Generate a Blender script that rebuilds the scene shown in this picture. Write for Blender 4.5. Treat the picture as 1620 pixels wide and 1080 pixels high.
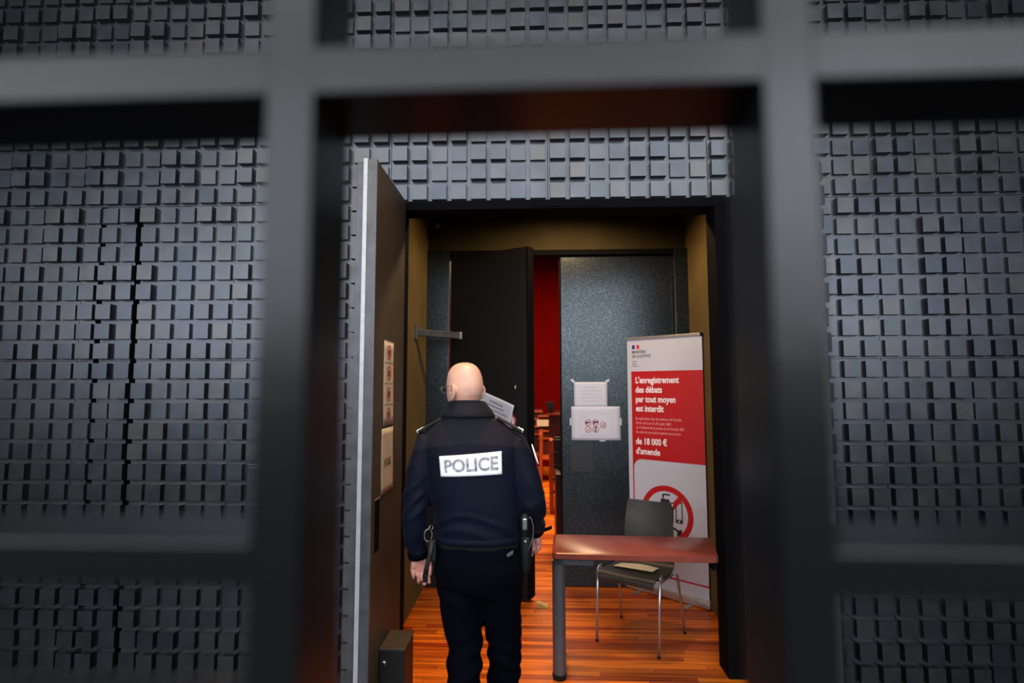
import bpy, bmesh, math, random
from mathutils import Vector, Matrix, noise
random.seed(7)
scene = bpy.context.scene
for o in list(bpy.data.objects): bpy.data.objects.remove(o)
PI = math.pi

# ------------------------------------------------------------------ camera
EYE = 1.68
cam_data = bpy.data.cameras.new('camera'); cam = bpy.data.objects.new('camera', cam_data)
scene.collection.objects.link(cam); scene.camera = cam
yaw, pitch, roll = 0.0382, 0.0817, -0.0016
cy, sy = math.cos(yaw), math.sin(yaw)
fwd = Vector((-sy*math.cos(pitch), cy*math.cos(pitch), math.sin(pitch)))
rt = Vector((cy, sy, 0)); up = rt.cross(fwd)
rt2 = rt*math.cos(roll) + up*math.sin(roll); up2 = -rt*math.sin(roll) + up*math.cos(roll)
M = Matrix((rt2, up2, -fwd)).transposed().to_4x4(); M.translation = Vector((0, 0, EYE))
cam.matrix_world = M
cam_data.sensor_width = 36; cam_data.lens = 880/1620*36
cam_data.clip_start = 0.02; cam_data.clip_end = 60
cam_data.dof.use_dof = True; cam_data.dof.focus_distance = 2.95; cam_data.dof.aperture_fstop = 2.3

# ------------------------------------------------------------------ world, exposure
w = bpy.data.worlds.new('world'); scene.world = w; w.use_nodes = True
w.node_tree.nodes['Background'].inputs[0].default_value = (0.55, 0.65, 0.8, 1)
w.node_tree.nodes['Background'].inputs[1].default_value = 0.004
vs = scene.view_settings
vs.view_transform = 'Standard'; vs.look = 'None'; vs.gamma = 1; vs.use_curve_mapping = False
vs.exposure = 0.0

# ------------------------------------------------------------------ lights
def area(name, loc, target, sx, sz, power, color, spread=PI):
    d = bpy.data.lights.new(name, 'AREA'); d.shape = 'RECTANGLE'; d.size = sx; d.size_y = sz
    d.energy = power; d.color = color; d.spread = spread
    o = bpy.data.objects.new(name, d); scene.collection.objects.link(o)
    o.location = loc; o.rotation_euler = (Vector(target)-Vector(loc)).to_track_quat('-Z', 'Y').to_euler()
    return o
def spot(name, loc, target, power, color, size=60, blend=0.6, radius=0.06):
    d = bpy.data.lights.new(name, 'SPOT'); d.energy = power; d.color = color
    d.spot_size = math.radians(size); d.spot_blend = blend; d.shadow_soft_size = radius
    o = bpy.data.objects.new(name, d); scene.collection.objects.link(o)
    o.location = loc; o.rotation_euler = (Vector(target)-Vector(loc)).to_track_quat('-Z', 'Y').to_euler()
    return o
area('lobby_window_daylight', (-0.9, -3.6, 3.1), (-0.9, 6, 3.0), 16.0, 2.1, 690, (0.86, 0.90, 1.0))
area('lobby_clerestory', (-0.4, -3.6, 6.2), (-0.4, 6, 5.6), 11.0, 3.2, 520, (0.96, 0.95, 0.96))
area('lobby_side_lamp', (1.97, -3.6, 3.46), (0.7, 6, 2.0), 1.3, 1.3, 20, (0.88, 0.94, 1.0))
spot('officer_fill_spot', (-0.3, 0.1, 6.2), (-0.25, 2.5, 1.45), 230, (0.90, 0.93, 1.0), 30, 0.7, 0.15)  # added fill for the officer's back and patch, not a known lobby lamp
spot('lobby_warm_downlight', (-0.15, 2.35, 5.5), (-0.32, 2.55, 1.6), 750, (1.0, 0.55, 0.20), 38, 0.7, 0.10)
spot('vestibule_downlight', (0.32, 4.15, 3.28), (0.25, 4.1, 0), 84, (1.0, 0.66, 0.34), 165, 0.5, 0.05)
area('courtroom_lamp', (0.8, 8.2, 4.2), (0.8, 8.3, 0), 4.0, 3.0, 620, (1.0, 0.72, 0.44))

# ------------------------------------------------------------------ material helpers
def mat(name, col, rough=0.6, metal=0.0, spec=0.5, nscale=0, nstr=0.0, bump=0.0, bscale=None, coat=0.0):
    m = bpy.data.materials.new(name); m.use_nodes = True
    nt = m.node_tree; b = nt.nodes['Principled BSDF']
    b.inputs['Base Color'].default_value = (*col, 1); b.inputs['Roughness'].default_value = rough
    b.inputs['Metallic'].default_value = metal; b.inputs['Specular IOR Level'].default_value = spec
    b.inputs['Coat Weight'].default_value = coat
    tc = nt.nodes.new('ShaderNodeTexCoord')
    if nscale:
        n = nt.nodes.new('ShaderNodeTexNoise'); n.inputs['Scale'].default_value = nscale; n.inputs['Detail'].default_value = 6
        nt.links.new(tc.outputs['Object'], n.inputs['Vector'])
        r = nt.nodes.new('ShaderNodeValToRGB')
        lo = [max(0, c*(1-nstr)) for c in col]; hi = [min(1, c*(1+nstr)) for c in col]
        r.color_ramp.elements[0].position = 0.3; r.color_ramp.elements[1].position = 0.7
        r.color_ramp.elements[0].color = (*lo, 1); r.color_ramp.elements[1].color = (*hi, 1)
        nt.links.new(n.outputs['Fac'], r.inputs['Fac']); nt.links.new(r.outputs['Color'], b.inputs['Base Color'])
    if bump:
        n2 = nt.nodes.new('ShaderNodeTexNoise'); n2.inputs['Scale'].default_value = bscale or 60; n2.inputs['Detail'].default_value = 5
        nt.links.new(tc.outputs['Object'], n2.inputs['Vector'])
        bp = nt.nodes.new('ShaderNodeBump'); bp.inputs['Strength'].default_value = bump; bp.inputs['Distance'].default_value = 0.004
        nt.links.new(n2.outputs['Fac'], bp.inputs['Height']); nt.links.new(bp.outputs['Normal'], b.inputs['Normal'])
    return m

def mat_cubes():
    m = bpy.data.materials.new('black_cladding'); m.use_nodes = True
    nt = m.node_tree; b = nt.nodes['Principled BSDF']
    g = nt.nodes.new('ShaderNodeNewGeometry'); r = nt.nodes.new('ShaderNodeValToRGB')
    els = r.color_ramp.elements; els[0].position = 0; els[0].color = (0.080, 0.092, 0.110, 1)
    els[1].position = 1; els[1].color = (0.111, 0.115, 0.117, 1)
    for p, c in ((0.2, (0.095, 0.104, 0.118, 1)), (0.45, (0.105, 0.110, 0.123, 1)), (0.7, (0.090, 0.104, 0.114, 1)), (0.88, (0.115, 0.114, 0.118, 1))):
        e = els.new(p); e.color = c
    nt.links.new(g.outputs['Random Per Island'], r.inputs['Fac'])
    tc = nt.nodes.new('ShaderNodeTexCoord'); n = nt.nodes.new('ShaderNodeTexNoise')
    n.inputs['Scale'].default_value = 9; n.inputs['Detail'].default_value = 8
    nt.links.new(tc.outputs['Object'], n.inputs['Vector'])
    mx = nt.nodes.new('ShaderNodeMix'); mx.data_type = 'RGBA'; mx.blend_type = 'MULTIPLY'; mx.inputs[0].default_value = 0.5
    nt.links.new(r.outputs['Color'], mx.inputs[6]); nt.links.new(n.outputs['Fac'], mx.inputs[7])
    nt.links.new(mx.outputs[2], b.inputs['Base Color'])
    mr = nt.nodes.new('ShaderNodeMapRange'); mr.inputs[3].default_value = 0.32; mr.inputs[4].default_value = 0.40
    nt.links.new(n.outputs['Fac'], mr.inputs[0]); nt.links.new(mr.outputs[0], b.inputs['Roughness'])
    b.inputs['Specular IOR Level'].default_value = 0.4; b.inputs['Metallic'].default_value = 0.95
    n2 = nt.nodes.new('ShaderNodeTexNoise'); n2.inputs['Scale'].default_value = 140
    nt.links.new(tc.outputs['Object'], n2.inputs['Vector'])
    bp = nt.nodes.new('ShaderNodeBump'); bp.inputs['Strength'].default_value = 0.12; bp.inputs['Distance'].default_value = 0.002
    nt.links.new(n2.outputs['Fac'], bp.inputs['Height']); nt.links.new(bp.outputs['Normal'], b.inputs['Normal'])
    return m

def mat_planks():
    m = bpy.data.materials.new('orange_strip_parquet'); m.use_nodes = True
    nt = m.node_tree; b = nt.nodes['Principled BSDF']
    tc = nt.nodes.new('ShaderNodeTexCoord')
    br = nt.nodes.new('ShaderNodeTexBrick'); br.offset = 0.0; br.offset_frequency = 2
    br.inputs['Scale'].default_value = 1; br.inputs['Brick Width'].default_value = 1.3; br.inputs['Row Height'].default_value = 0.048
    br.inputs['Mortar Size'].default_value = 0.0012; br.inputs['Bias'].default_value = 0.0
    br.inputs['Color1'].default_value = (0.34, 0.038, 0.002, 1); br.inputs['Color2'].default_value = (0.95, 0.22, 0.012, 1)
    br.inputs['Mortar'].default_value = (0.03, 0.008, 0.003, 1)
    sp = nt.nodes.new('ShaderNodeSeparateXYZ'); nt.links.new(tc.outputs['Object'], sp.inputs[0])
    dv = nt.nodes.new('ShaderNodeMath'); dv.operation = 'DIVIDE'; dv.inputs[1].default_value = 0.048; nt.links.new(sp.outputs[1], dv.inputs[0])
    fl_ = nt.nodes.new('ShaderNodeMath'); fl_.operation = 'FLOOR'; nt.links.new(dv.outputs[0], fl_.inputs[0])
    wn = nt.nodes.new('ShaderNodeTexWhiteNoise'); wn.noise_dimensions = '1D'; nt.links.new(fl_.outputs[0], wn.inputs['W'])
    ma = nt.nodes.new('ShaderNodeMath'); ma.operation = 'MULTIPLY_ADD'; ma.inputs[1].default_value = 7.0
    nt.links.new(wn.outputs['Value'], ma.inputs[0]); nt.links.new(sp.outputs[0], ma.inputs[2])
    cb = nt.nodes.new('ShaderNodeCombineXYZ'); nt.links.new(ma.outputs[0], cb.inputs[0]); nt.links.new(sp.outputs[1], cb.inputs[1])
    nt.links.new(cb.outputs[0], br.inputs['Vector'])
    mp = nt.nodes.new('ShaderNodeMapping'); mp.inputs['Scale'].default_value = (2.0, 45, 1)
    nt.links.new(tc.outputs['Object'], mp.inputs['Vector'])
    n = nt.nodes.new('ShaderNodeTexNoise'); n.inputs['Scale'].default_value = 1.0; n.inputs['Detail'].default_value = 6
    nt.links.new(mp.outputs['Vector'], n.inputs['Vector'])
    mr = nt.nodes.new('ShaderNodeMapRange'); mr.inputs[1].default_value = 0.3; mr.inputs[2].default_value = 0.7
    mr.inputs[3].default_value = 0.35; mr.inputs[4].default_value = 1.15
    nt.links.new(n.outputs['Fac'], mr.inputs[0])
    mx = nt.nodes.new('ShaderNodeMix'); mx.data_type = 'RGBA'; mx.blend_type = 'MULTIPLY'; mx.inputs[0].default_value = 1
    nt.links.new(br.outputs['Color'], mx.inputs[6]); nt.links.new(mr.outputs[0], mx.inputs[7])
    nt.links.new(mx.outputs[2], b.inputs['Base Color'])
    b.inputs['Roughness'].default_value = 0.36; b.inputs['Specular IOR Level'].default_value = 0.25
    return m

def mat_fleck():
    m = mat('flecked_grey_door', (0.045, 0.055, 0.062), 0.30, 0.85, 0.5)
    nt = m.node_tree; b = nt.nodes['Principled BSDF']; tc = nt.nodes['Texture Coordinate']
    n = nt.nodes.new('ShaderNodeTexNoise'); n.inputs['Scale'].default_value = 85; n.inputs['Detail'].default_value = 3
    n.inputs['Distortion'].default_value = 1.5
    nt.links.new(tc.outputs['Object'], n.inputs['Vector'])
    r = nt.nodes.new('ShaderNodeValToRGB'); e = r.color_ramp.elements
    e[0].position = 0.45; e[0].color = (0.030, 0.037, 0.041, 1); e[1].position = 0.72; e[1].color = (0.095, 0.112, 0.120, 1)
    nt.links.new(n.outputs['Fac'], r.inputs['Fac']); nt.links.new(r.outputs['Color'], b.inputs['Base Color'])
    bp = nt.nodes.new('ShaderNodeBump'); bp.inputs['Strength'].default_value = 0.35; bp.inputs['Distance'].default_value = 0.002
    nt.links.new(n.outputs['Fac'], bp.inputs['Height']); nt.links.new(bp.outputs['Normal'], b.inputs['Normal'])
    return m

def mat_jacket():
    m = bpy.data.materials.new('navy_softshell'); m.use_nodes = True
    nt = m.node_tree; b = nt.nodes['Principled BSDF']; tc = nt.nodes.new('ShaderNodeTexCoord')
    sp = nt.nodes.new('ShaderNodeSeparateXYZ'); nt.links.new(tc.outputs['Object'], sp.inputs[0])
    # yoke height line bows up at the middle of the back; object origin is the person's empty
    ax = nt.nodes.new('ShaderNodeMath'); ax.operation = 'MULTIPLY'; nt.links.new(sp.outputs[0], ax.inputs[0]); nt.links.new(sp.outputs[0], ax.inputs[1])
    k = nt.nodes.new('ShaderNodeMath'); k.operation = 'MULTIPLY_ADD'; k.inputs[1].default_value = 0.5
    nt.links.new(ax.outputs[0], k.inputs[0]); nt.links.new(sp.outputs[2], k.inputs[2])
    gt = nt.nodes.new('ShaderNodeMath'); gt.operation = 'GREATER_THAN'; gt.inputs[1].default_value = 1.437
    nt.links.new(k.outputs[0], gt.inputs[0])
    n = nt.nodes.new('ShaderNodeTexNoise'); n.inputs['Scale'].default_value = 25; n.inputs['Detail'].default_value = 5
    nt.links.new(tc.outputs['Object'], n.inputs['Vector'])
    mx = nt.nodes.new('ShaderNodeMix'); mx.data_type = 'RGBA'
    mx.inputs[6].default_value = (0.0009, 0.0024, 0.010, 1); mx.inputs[7].default_value = (0.0075, 0.0075, 0.0125, 1)
    nt.links.new(gt.outputs[0], mx.inputs[0])
    # thin dark seam line under the yoke
    cmpn = nt.nodes.new('ShaderNodeMath'); cmpn.operation = 'COMPARE'; cmpn.inputs[1].default_value = 1.437; cmpn.inputs[2].default_value = 0.0018
    nt.links.new(k.outputs[0], cmpn.inputs[0])
    mx2 = nt.nodes.new('ShaderNodeMix'); mx2.data_type = 'RGBA'; mx2.inputs[7].default_value = (0.003, 0.003, 0.006, 1)
    nt.links.new(cmpn.outputs[0], mx2.inputs[0]); nt.links.new(mx.outputs[2], mx2.inputs[6])
    nt.links.new(mx2.outputs[2], b.inputs['Base Color'])
    b.inputs['Roughness'].default_value = 0.72; b.inputs['Specular IOR Level'].default_value = 0.15
    b.inputs['Sheen Weight'].default_value = 0.02; b.inputs['Sheen Roughness'].default_value = 0.4
    bp = nt.nodes.new('ShaderNodeBump'); bp.inputs['Strength'].default_value = 0.25; bp.inputs['Distance'].default_value = 0.004
    nt.links.new(n.outputs['Fac'], bp.inputs['Height']); nt.links.new(bp.outputs['Normal'], b.inputs['Normal'])
    return m

def mat_skin(name, base, red):
    m = mat(name, base, 0.42, 0, 0.45, bump=0.08, bscale=220)
    nt = m.node_tree; b = nt.nodes['Principled BSDF']; tc = nt.nodes['Texture Coordinate']
    n = nt.nodes.new('ShaderNodeTexNoise'); n.inputs['Scale'].default_value = 28; n.inputs['Detail'].default_value = 4
    nt.links.new(tc.outputs['Object'], n.inputs['Vector'])
    mx = nt.nodes.new('ShaderNodeMix'); mx.data_type = 'RGBA'; mx.inputs[6].default_value = (*base, 1); mx.inputs[7].default_value = (*red, 1)
    mr = nt.nodes.new('ShaderNodeMapRange'); mr.inputs[1].default_value = 0.4; mr.inputs[2].default_value = 0.75
    nt.links.new(n.outputs['Fac'], mr.inputs[0]); nt.links.new(mr.outputs[0], mx.inputs[0])
    # hands are redder than the head
    sp = nt.nodes.new('ShaderNodeSeparateXYZ'); nt.links.new(tc.outputs['Object'], sp.inputs[0])
    lt = nt.nodes.new('ShaderNodeMapRange'); lt.inputs[1].default_value = 1.2; lt.inputs[2].default_value = 1.5
    lt.inputs[3].default_value = 0.75; lt.inputs[4].default_value = 0.0
    nt.links.new(sp.outputs[2], lt.inputs[0])
    mx3 = nt.nodes.new('ShaderNodeMix'); mx3.data_type = 'RGBA'; mx3.inputs[7].default_value = (0.46, 0.18, 0.15, 1)
    nt.links.new(lt.outputs[0], mx3.inputs[0]); nt.links.new(mx.outputs[2], mx3.inputs[6])
    nt.links.new(mx3.outputs[2], b.inputs['Base Color'])
    b.inputs['Subsurface Weight'].default_value = 0.12; b.inputs['Subsurface Radius'].default_value = (0.01, 0.004, 0.002)
    b.inputs['Subsurface Scale'].default_value = 1.0
    return m

MT = dict(
    cubes=mat_cubes(),
    void=mat('black_void', (0.002, 0.002, 0.002), 0.95, spec=0.05),
    bar=mat('grille_black_metal', (0.005, 0.0055, 0.006), 0.25, 0.0, 0.24, bump=0.05),
    frame=mat('door_frame_black', (0.003, 0.003, 0.0035), 0.8, spec=0.05),
    leaf=mat('outer_leaf_warm_lit', (0.045, 0.034, 0.023), 0.55, 0.0, 0.3, 3.5, 0.25, 0.1, 40),  # left leaf: warm lamplight on its face put into the colour
    leaf_right=mat('outer_leaf_shaded', (0.020, 0.021, 0.022), 0.55, 0.0, 0.4, 3.5, 0.2, 0.1, 40),  # same finish as the left leaf, its unlit side put into the colour
    edge=mat('leaf_edge_steel', (0.06, 0.063, 0.067), 0.42, 0.3, 0.5, 12, 0.3, 0.1, 30),
    strip=mat('pale_aluminium_strip', (0.34, 0.35, 0.38), 0.4, 0.2, 0.5, 30, 0.1),
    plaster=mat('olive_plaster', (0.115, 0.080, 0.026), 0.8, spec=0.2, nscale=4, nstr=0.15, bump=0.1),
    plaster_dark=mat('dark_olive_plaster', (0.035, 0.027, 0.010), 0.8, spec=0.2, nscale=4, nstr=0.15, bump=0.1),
    fleck=mat_fleck(),
    blackdoor=mat('black_painted_door', (0.006, 0.006, 0.006), 0.55, spec=0.3, bump=0.2, bscale=120),
    planks=mat_planks(),
    stone=mat('lobby_dark_stone', (0.02, 0.02, 0.022), 0.5, nscale=8, nstr=0.3),
    red=mat('courtroom_red_wall', (0.095, 0.0016, 0.0008), 1.0, spec=0.0, nscale=3, nstr=0.1),
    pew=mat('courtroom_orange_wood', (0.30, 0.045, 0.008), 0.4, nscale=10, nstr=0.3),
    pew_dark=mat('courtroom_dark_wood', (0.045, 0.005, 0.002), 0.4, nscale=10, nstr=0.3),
    white=mat('white_paper', (0.56, 0.56, 0.61), 0.6, nscale=6, nstr=0.04),
    cream=mat('cream_paper', (0.80, 0.70, 0.50), 0.6, nscale=8, nstr=0.05),
    warm_paper=mat('yellowed_paper', (0.42, 0.37, 0.29), 0.6, nscale=12, nstr=0.08),
    tape=mat('translucent_tape', (0.45, 0.47, 0.50), 0.3),
    ink=mat('black_ink', (0.02, 0.02, 0.022), 0.6),
    ink_pale=mat('faded_ink', (0.36, 0.35, 0.40), 0.6),
    redink=mat('red_ink', (0.42, 0.02, 0.03), 0.6),
    banner=mat('banner_white', (0.56, 0.56, 0.62), 0.5, nscale=4, nstr=0.03),
    banner_red=mat('banner_red', (0.50, 0.008, 0.010), 0.5),
    ban_text=mat('banner_lettering_white', (0.92, 0.88, 0.88), 0.5),
    ban_pink=mat('banner_lettering_pink', (0.80, 0.34, 0.36), 0.5),
    flagblue=mat('flag_blue', (0.01, 0.02, 0.20), 0.5),
    flagred=mat('flag_red', (0.70, 0.02, 0.03), 0.5),
    alu=mat('brushed_aluminium', (0.55, 0.50, 0.45), 0.35, 0.7, 0.5, 60, 0.15),
    tabletop=mat('reddish_wood_laminate', (0.18, 0.038, 0.024), 0.28, 0, 0.45, 12, 0.15),
    legmetal=mat('grey_painted_steel', (0.085, 0.09, 0.10), 0.4, 0.4, 0.5),
    chrome=mat('grey_tube_steel', (0.50, 0.50, 0.52), 0.28, 0.85, 0.5),
    rubber=mat('black_rubber', (0.006, 0.006, 0.006), 0.8, spec=0.15),
    shell=mat('olive_grey_shell', (0.036, 0.036, 0.030), 0.34, 0, 0.6, 18, 0.15),
    jacket=mat_jacket(),
    trousers=mat('navy_trousers', (0.0009, 0.0011, 0.0034), 0.9, 0, 0.05, bump=0.25, bscale=30),
    leather=mat('black_leather', (0.006, 0.006, 0.007), 0.55, 0, 0.3, bump=0.2),
    skin=mat_skin('skin', (0.62, 0.37, 0.27), (0.60, 0.30, 0.21)),
    patch=mat('reflective_white_patch', (0.93, 0.93, 0.97), 0.45, 0, 0.6),
    patch_ink=mat('worn_grey_lettering', (0.27, 0.27, 0.30), 0.6, nscale=60, nstr=0.6),
    steel=mat('polished_steel', (0.35, 0.35, 0.34), 0.35, 0.9),
    ochre=mat('ochre_glue_spot', (0.30, 0.14, 0.03), 0.7, nscale=70, nstr=0.6),
    yellow=mat('yellowed_wood_wedge', (0.45, 0.30, 0.08), 0.6, nscale=20, nstr=0.2),
    patchblack=mat('matte_dark_square', (0.010, 0.013, 0.014), 0.5),
    sens=mat('sensor_housing', (0.10, 0.085, 0.05), 0.4),
    screen=mat('screen_black', (0.01, 0.01, 0.01), 0.4),
)

# ------------------------------------------------------------------ geometry helpers
col = scene.collection
def link(name, me, m=None, parent=None, smooth=False):
    o = bpy.data.objects.new(name, me); col.objects.link(o)
    if m is not None:
        for mm in (m if isinstance(m, (list, tuple)) else [m]): me.materials.append(MT[mm])
    if parent is not None: o.parent = parent
    if smooth:
        for p in me.polygons: p.use_smooth = True
    return o
def tag(o, label=None, cat=None, group=None, kind=None):
    if label: o['label'] = label
    if cat: o['category'] = cat
    if group: o['group'] = group
    if kind: o['kind'] = kind
    return o
def empty(name, loc, rz=0):
    o = bpy.data.objects.new(name, None); col.objects.link(o); o.location = loc; o.rotation_euler = (0, 0, rz)
    o.empty_display_size = 0.1
    return o
def V(*a): return Vector(a)

class MB:
    def __init__(s): s.bm = bmesh.new()
    def box(s, x0, x1, y0, y1, z0, z1, bev=0.0, F=None, mi=0):
        vs_ = [s.bm.verts.new(V(x, y, z)) for x in (x0, x1) for y in (y0, y1) for z in (z0, z1)]
        q = [(0, 1, 3, 2), (4, 6, 7, 5), (0, 4, 5, 1), (2, 3, 7, 6), (0, 2, 6, 4), (1, 5, 7, 3)]
        fs = [s.bm.faces.new([vs_[i] for i in f]) for f in q]
        for f in fs: f.material_index = mi
        if bev:
            es = {e for f in fs for e in f.edges}
            r = bmesh.ops.bevel(s.bm, geom=list(es), offset=bev, segments=2, affect='EDGES', profile=0.6)
            vv = {v for f in r['faces'] for v in f.verts} | {v for f in fs if f.is_valid for v in f.verts}
        else: vv = set(vs_)
        if F:
            for v in vv: v.co = F(v.co)
        return vv
    def prism(s, poly, d, F=None, mi=0):
        """poly: list of (u,v); extruded 0..d along w; F maps V(u,w,v)"""
        a = [s.bm.verts.new(V(u, 0, v)) for u, v in poly]; b = [s.bm.verts.new(V(u, d, v)) for u, v in poly]
        n = len(poly)
        fs = [s.bm.faces.new(a), s.bm.faces.new(b[::-1])]
        for i in range(n): fs.append(s.bm.faces.new([a[i], b[i], b[(i+1) % n], a[(i+1) % n]]))
        for f in fs: f.material_index = mi
        if F:
            for v in a+b: v.co = F(v.co)
    def loft(s, rings, closed_ends=True, mi=0):
        R = [[s.bm.verts.new(p) for p in r] for r in rings]
        n = len(R[0])
        for a, b in zip(R, R[1:]):
            for i in range(n):
                f = s.bm.faces.new([a[i], a[(i+1) % n], b[(i+1) % n], b[i]]); f.material_index = mi
        if closed_ends:
            s.bm.faces.new(R[0][::-1]).material_index = mi; s.bm.faces.new(R[-1]).material_index = mi
    def tube(s, pts, rad, seg=16, ref=V(0, 1, 0), closed=False, cap=True, mi=0):
        """pts: centres; rad: list of r or (a,b) ; a along 'side', b along 'ref-ish'"""
        pts = [Vector(p) for p in pts]; rings = []
        n = len(pts)
        for i, p in enumerate(pts):
            if closed: t = pts[(i+1) % n]-pts[i-1]
            else: t = pts[min(i+1, n-1)]-pts[max(i-1, 0)]
            t.normalize(); sd = t.cross(ref)
            if sd.length < 1e-4: sd = t.cross(V(1, 0, 0.1))
            sd.normalize(); fr = sd.cross(t).normalized()
            r = rad[i] if isinstance(rad, (list, tuple)) else rad
            a, b = r if isinstance(r, (tuple, list)) else (r, r)
            rings.append([p+sd*a*math.cos(2*PI*k/seg)+fr*b*math.sin(2*PI*k/seg) for k in range(seg)])
        if closed: s.loft(rings+[rings[0]], False, mi)
        else: s.loft(rings, cap, mi)
    def sphere(s, c, r, seg=16, mi=0, F=None):
        c = Vector(c); rr = r if isinstance(r, (tuple, list)) else (r, r, r)
        ret = bmesh.ops.create_uvsphere(s.bm, u_segments=seg, v_segments=max(6, seg//2+2), radius=1)
        for v in ret['verts']:
            p = V(v.co.x*rr[0], v.co.y*rr[1], v.co.z*rr[2])
            v.co = c+(F(p) if F else p)
            for f in v.link_faces: f.material_index = mi
    def build(s, name, m, parent=None, smooth=False, F=None, merge=False):
        if F:
            for v in s.bm.verts: v.co = F(v.co)
        if merge: bmesh.ops.remove_doubles(s.bm, verts=s.bm.verts, dist=1e-5)
        bmesh.ops.recalc_face_normals(s.bm, faces=s.bm.faces)
        me = bpy.data.meshes.new(name); s.bm.to_mesh(me); s.bm.free()
        return link(name, me, m, parent, smooth)

def smooth_angle(o, ang=35):
    for p in o.data.polygons: p.use_smooth = True
    bm = bmesh.new(); bm.from_mesh(o.data); la = math.radians(ang)
    for e in bm.edges:
        if len(e.link_faces) == 2 and e.calc_face_angle(0) > la: e.smooth = False
    bm.to_mesh(o.data); bm.free()
    return o

def remesh_build(mb, name, m, voxel, parent, disp=None, smooth_iter=2, z_bulk=0):
    bmesh.ops.recalc_face_normals(mb.bm, faces=mb.bm.faces)
    me = bpy.data.meshes.new('tmp'); mb.bm.to_mesh(me); mb.bm.free()
    t = bpy.data.objects.new('tmp', me); col.objects.link(t)
    md = t.modifiers.new('r', 'REMESH'); md.mode = 'VOXEL'; md.voxel_size = voxel; md.adaptivity = 0
    if smooth_iter:
        sm = t.modifiers.new('s', 'SMOOTH'); sm.iterations = smooth_iter; sm.factor = 0.5
    dg = bpy.context.evaluated_depsgraph_get(); dg.update()
    me2 = bpy.data.meshes.new_from_object(t.evaluated_get(dg)); me2.name = name
    bpy.data.objects.remove(t)
    if disp:
        ns = [v.normal.copy() for v in me2.vertices]
        for v, n in zip(me2.vertices, ns): v.co = v.co+n*disp(v.co, n)
        me2.update()
    me2.materials.clear()
    return link(name, me2, m, parent, True)

def text_mesh(s, size, bold=0.0, align='LEFT', extr=0.0003, space=1.0):
    cu = bpy.data.curves.new('t', 'FONT'); cu.body = s; cu.size = size; cu.align_x = align
    cu.offset = bold; cu.extrude = extr; cu.space_character = space; cu.resolution_u = 3
    o = bpy.data.objects.new('t', cu); col.objects.link(o)
    dg = bpy.context.evaluated_depsgraph_get(); dg.update()
    me = bpy.data.meshes.new_from_object(o.evaluated_get(dg))
    bpy.data.objects.remove(o)
    return me
class Lettering:
    """several lines of text as one mesh lying on a plane; F maps (u,v,w) to space"""
    def __init__(s): s.bm = bmesh.new()
    def line(s, txt, u, v, size, bold=0.0, align='LEFT', sx=1.0, F=None, mi=0):
        me = text_mesh(txt, size, bold, align)
        n0 = len(s.bm.verts); f0 = len(s.bm.faces)
        s.bm.from_mesh(me); s.bm.verts.ensure_lookup_table(); s.bm.faces.ensure_lookup_table()
        for w_ in s.bm.verts[n0:]:
            c = w_.co; w_.co = F(u+c.x*sx, v+c.y, c.z)
        for f in s.bm.faces[f0:]: f.material_index = mi
        bpy.data.meshes.remove(me)
    def poly(s, pts, F, w0=-0.0003, w1=0.0003, mi=0):
        a = [s.bm.verts.new(F(u, v, w0)) for u, v in pts]; b = [s.bm.verts.new(F(u, v, w1)) for u, v in pts]
        n = len(pts); fs = [s.bm.faces.new(a[::-1]), s.bm.faces.new(b)]
        for i in range(n): fs.append(s.bm.faces.new([a[i], a[(i+1) % n], b[(i+1) % n], b[i]]))
        for f in fs: f.material_index = mi
    def ring(s, cu, cv, r0, r1, F, seg=48, a0=0, a1=2*PI, w0=-0.0003, w1=0.0003, mi=0):
        for k in range(seg):
            t0 = a0+(a1-a0)*k/seg; t1 = a0+(a1-a0)*(k+1)/seg
            s.poly([(cu+r0*math.cos(t0), cv+r0*math.sin(t0)), (cu+r1*math.cos(t0), cv+r1*math.sin(t0)),
                    (cu+r1*math.cos(t1), cv+r1*math.sin(t1)), (cu+r0*math.cos(t1), cv+r0*math.sin(t1))], F, w0, w1, mi)
    def build(s, name, m, parent):
        me = bpy.data.meshes.new(name); s.bm.to_mesh(me); s.bm.free()
        return link(name, me, m, parent)
def circ(cu, cv, r, n=24, ry=None):
    return [(cu+r*math.cos(2*PI*i/n), cv+(ry or r)*math.sin(2*PI*i/n)) for i in range(n)]

# ------------------------------------------------------------------ THE CLAD FRONT WALL
P = 0.1247; X0 = -0.887; Z0 = 2.581; CS = 0.096; YB = 3.428       # grid pitch, origin, cube size, base plane
OPL, OPR, OPT = -0.83, 1.215, 2.846
def cube_depth(a, j):
    rnd = random.Random((a//2)*92821+((j+1)//2)*689287+5).random()
    if j in (-3, -10): return 0.031
    if j in (-4, -5, -11, -12): d = 0.044 if (a//2 + (1 if j < -8 else 0)) % 2 == 0 else 0.020
    else: d = 0.024+0.020*(rnd > 0.55)+0.008*(rnd < 0.2)
    return d+0.002*random.Random(a*77+j*13).random()
def cube(mb, x, z, d, s=CS, y=YB):
    e = 0.0004; z1 = z; z0 = z-s
    f = [V(x+e, y-d, z0+e), V(x+s-e, y-d, z0+e), V(x+s-e, y-d, z1-e), V(x+e, y-d, z1-e)]
    g = [V(x, y-d+e, z0), V(x+s, y-d+e, z0), V(x+s, y-d+e, z1), V(x, y-d+e, z1)]
    h = [V(x, y+0.002, z0), V(x+s, y+0.002, z0), V(x+s, y+0.002, z1), V(x, y+0.002, z1)]
    R = [[mb.bm.verts.new(p) for p in q] for q in (f, g, h)]
    mb.bm.faces.new(R[0])
    for A, B in zip(R, R[1:]):
        for i in range(4): mb.bm.faces.new([A[i], B[i], B[(i+1) % 4], A[(i+1) % 4]])
wall = MB()
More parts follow.
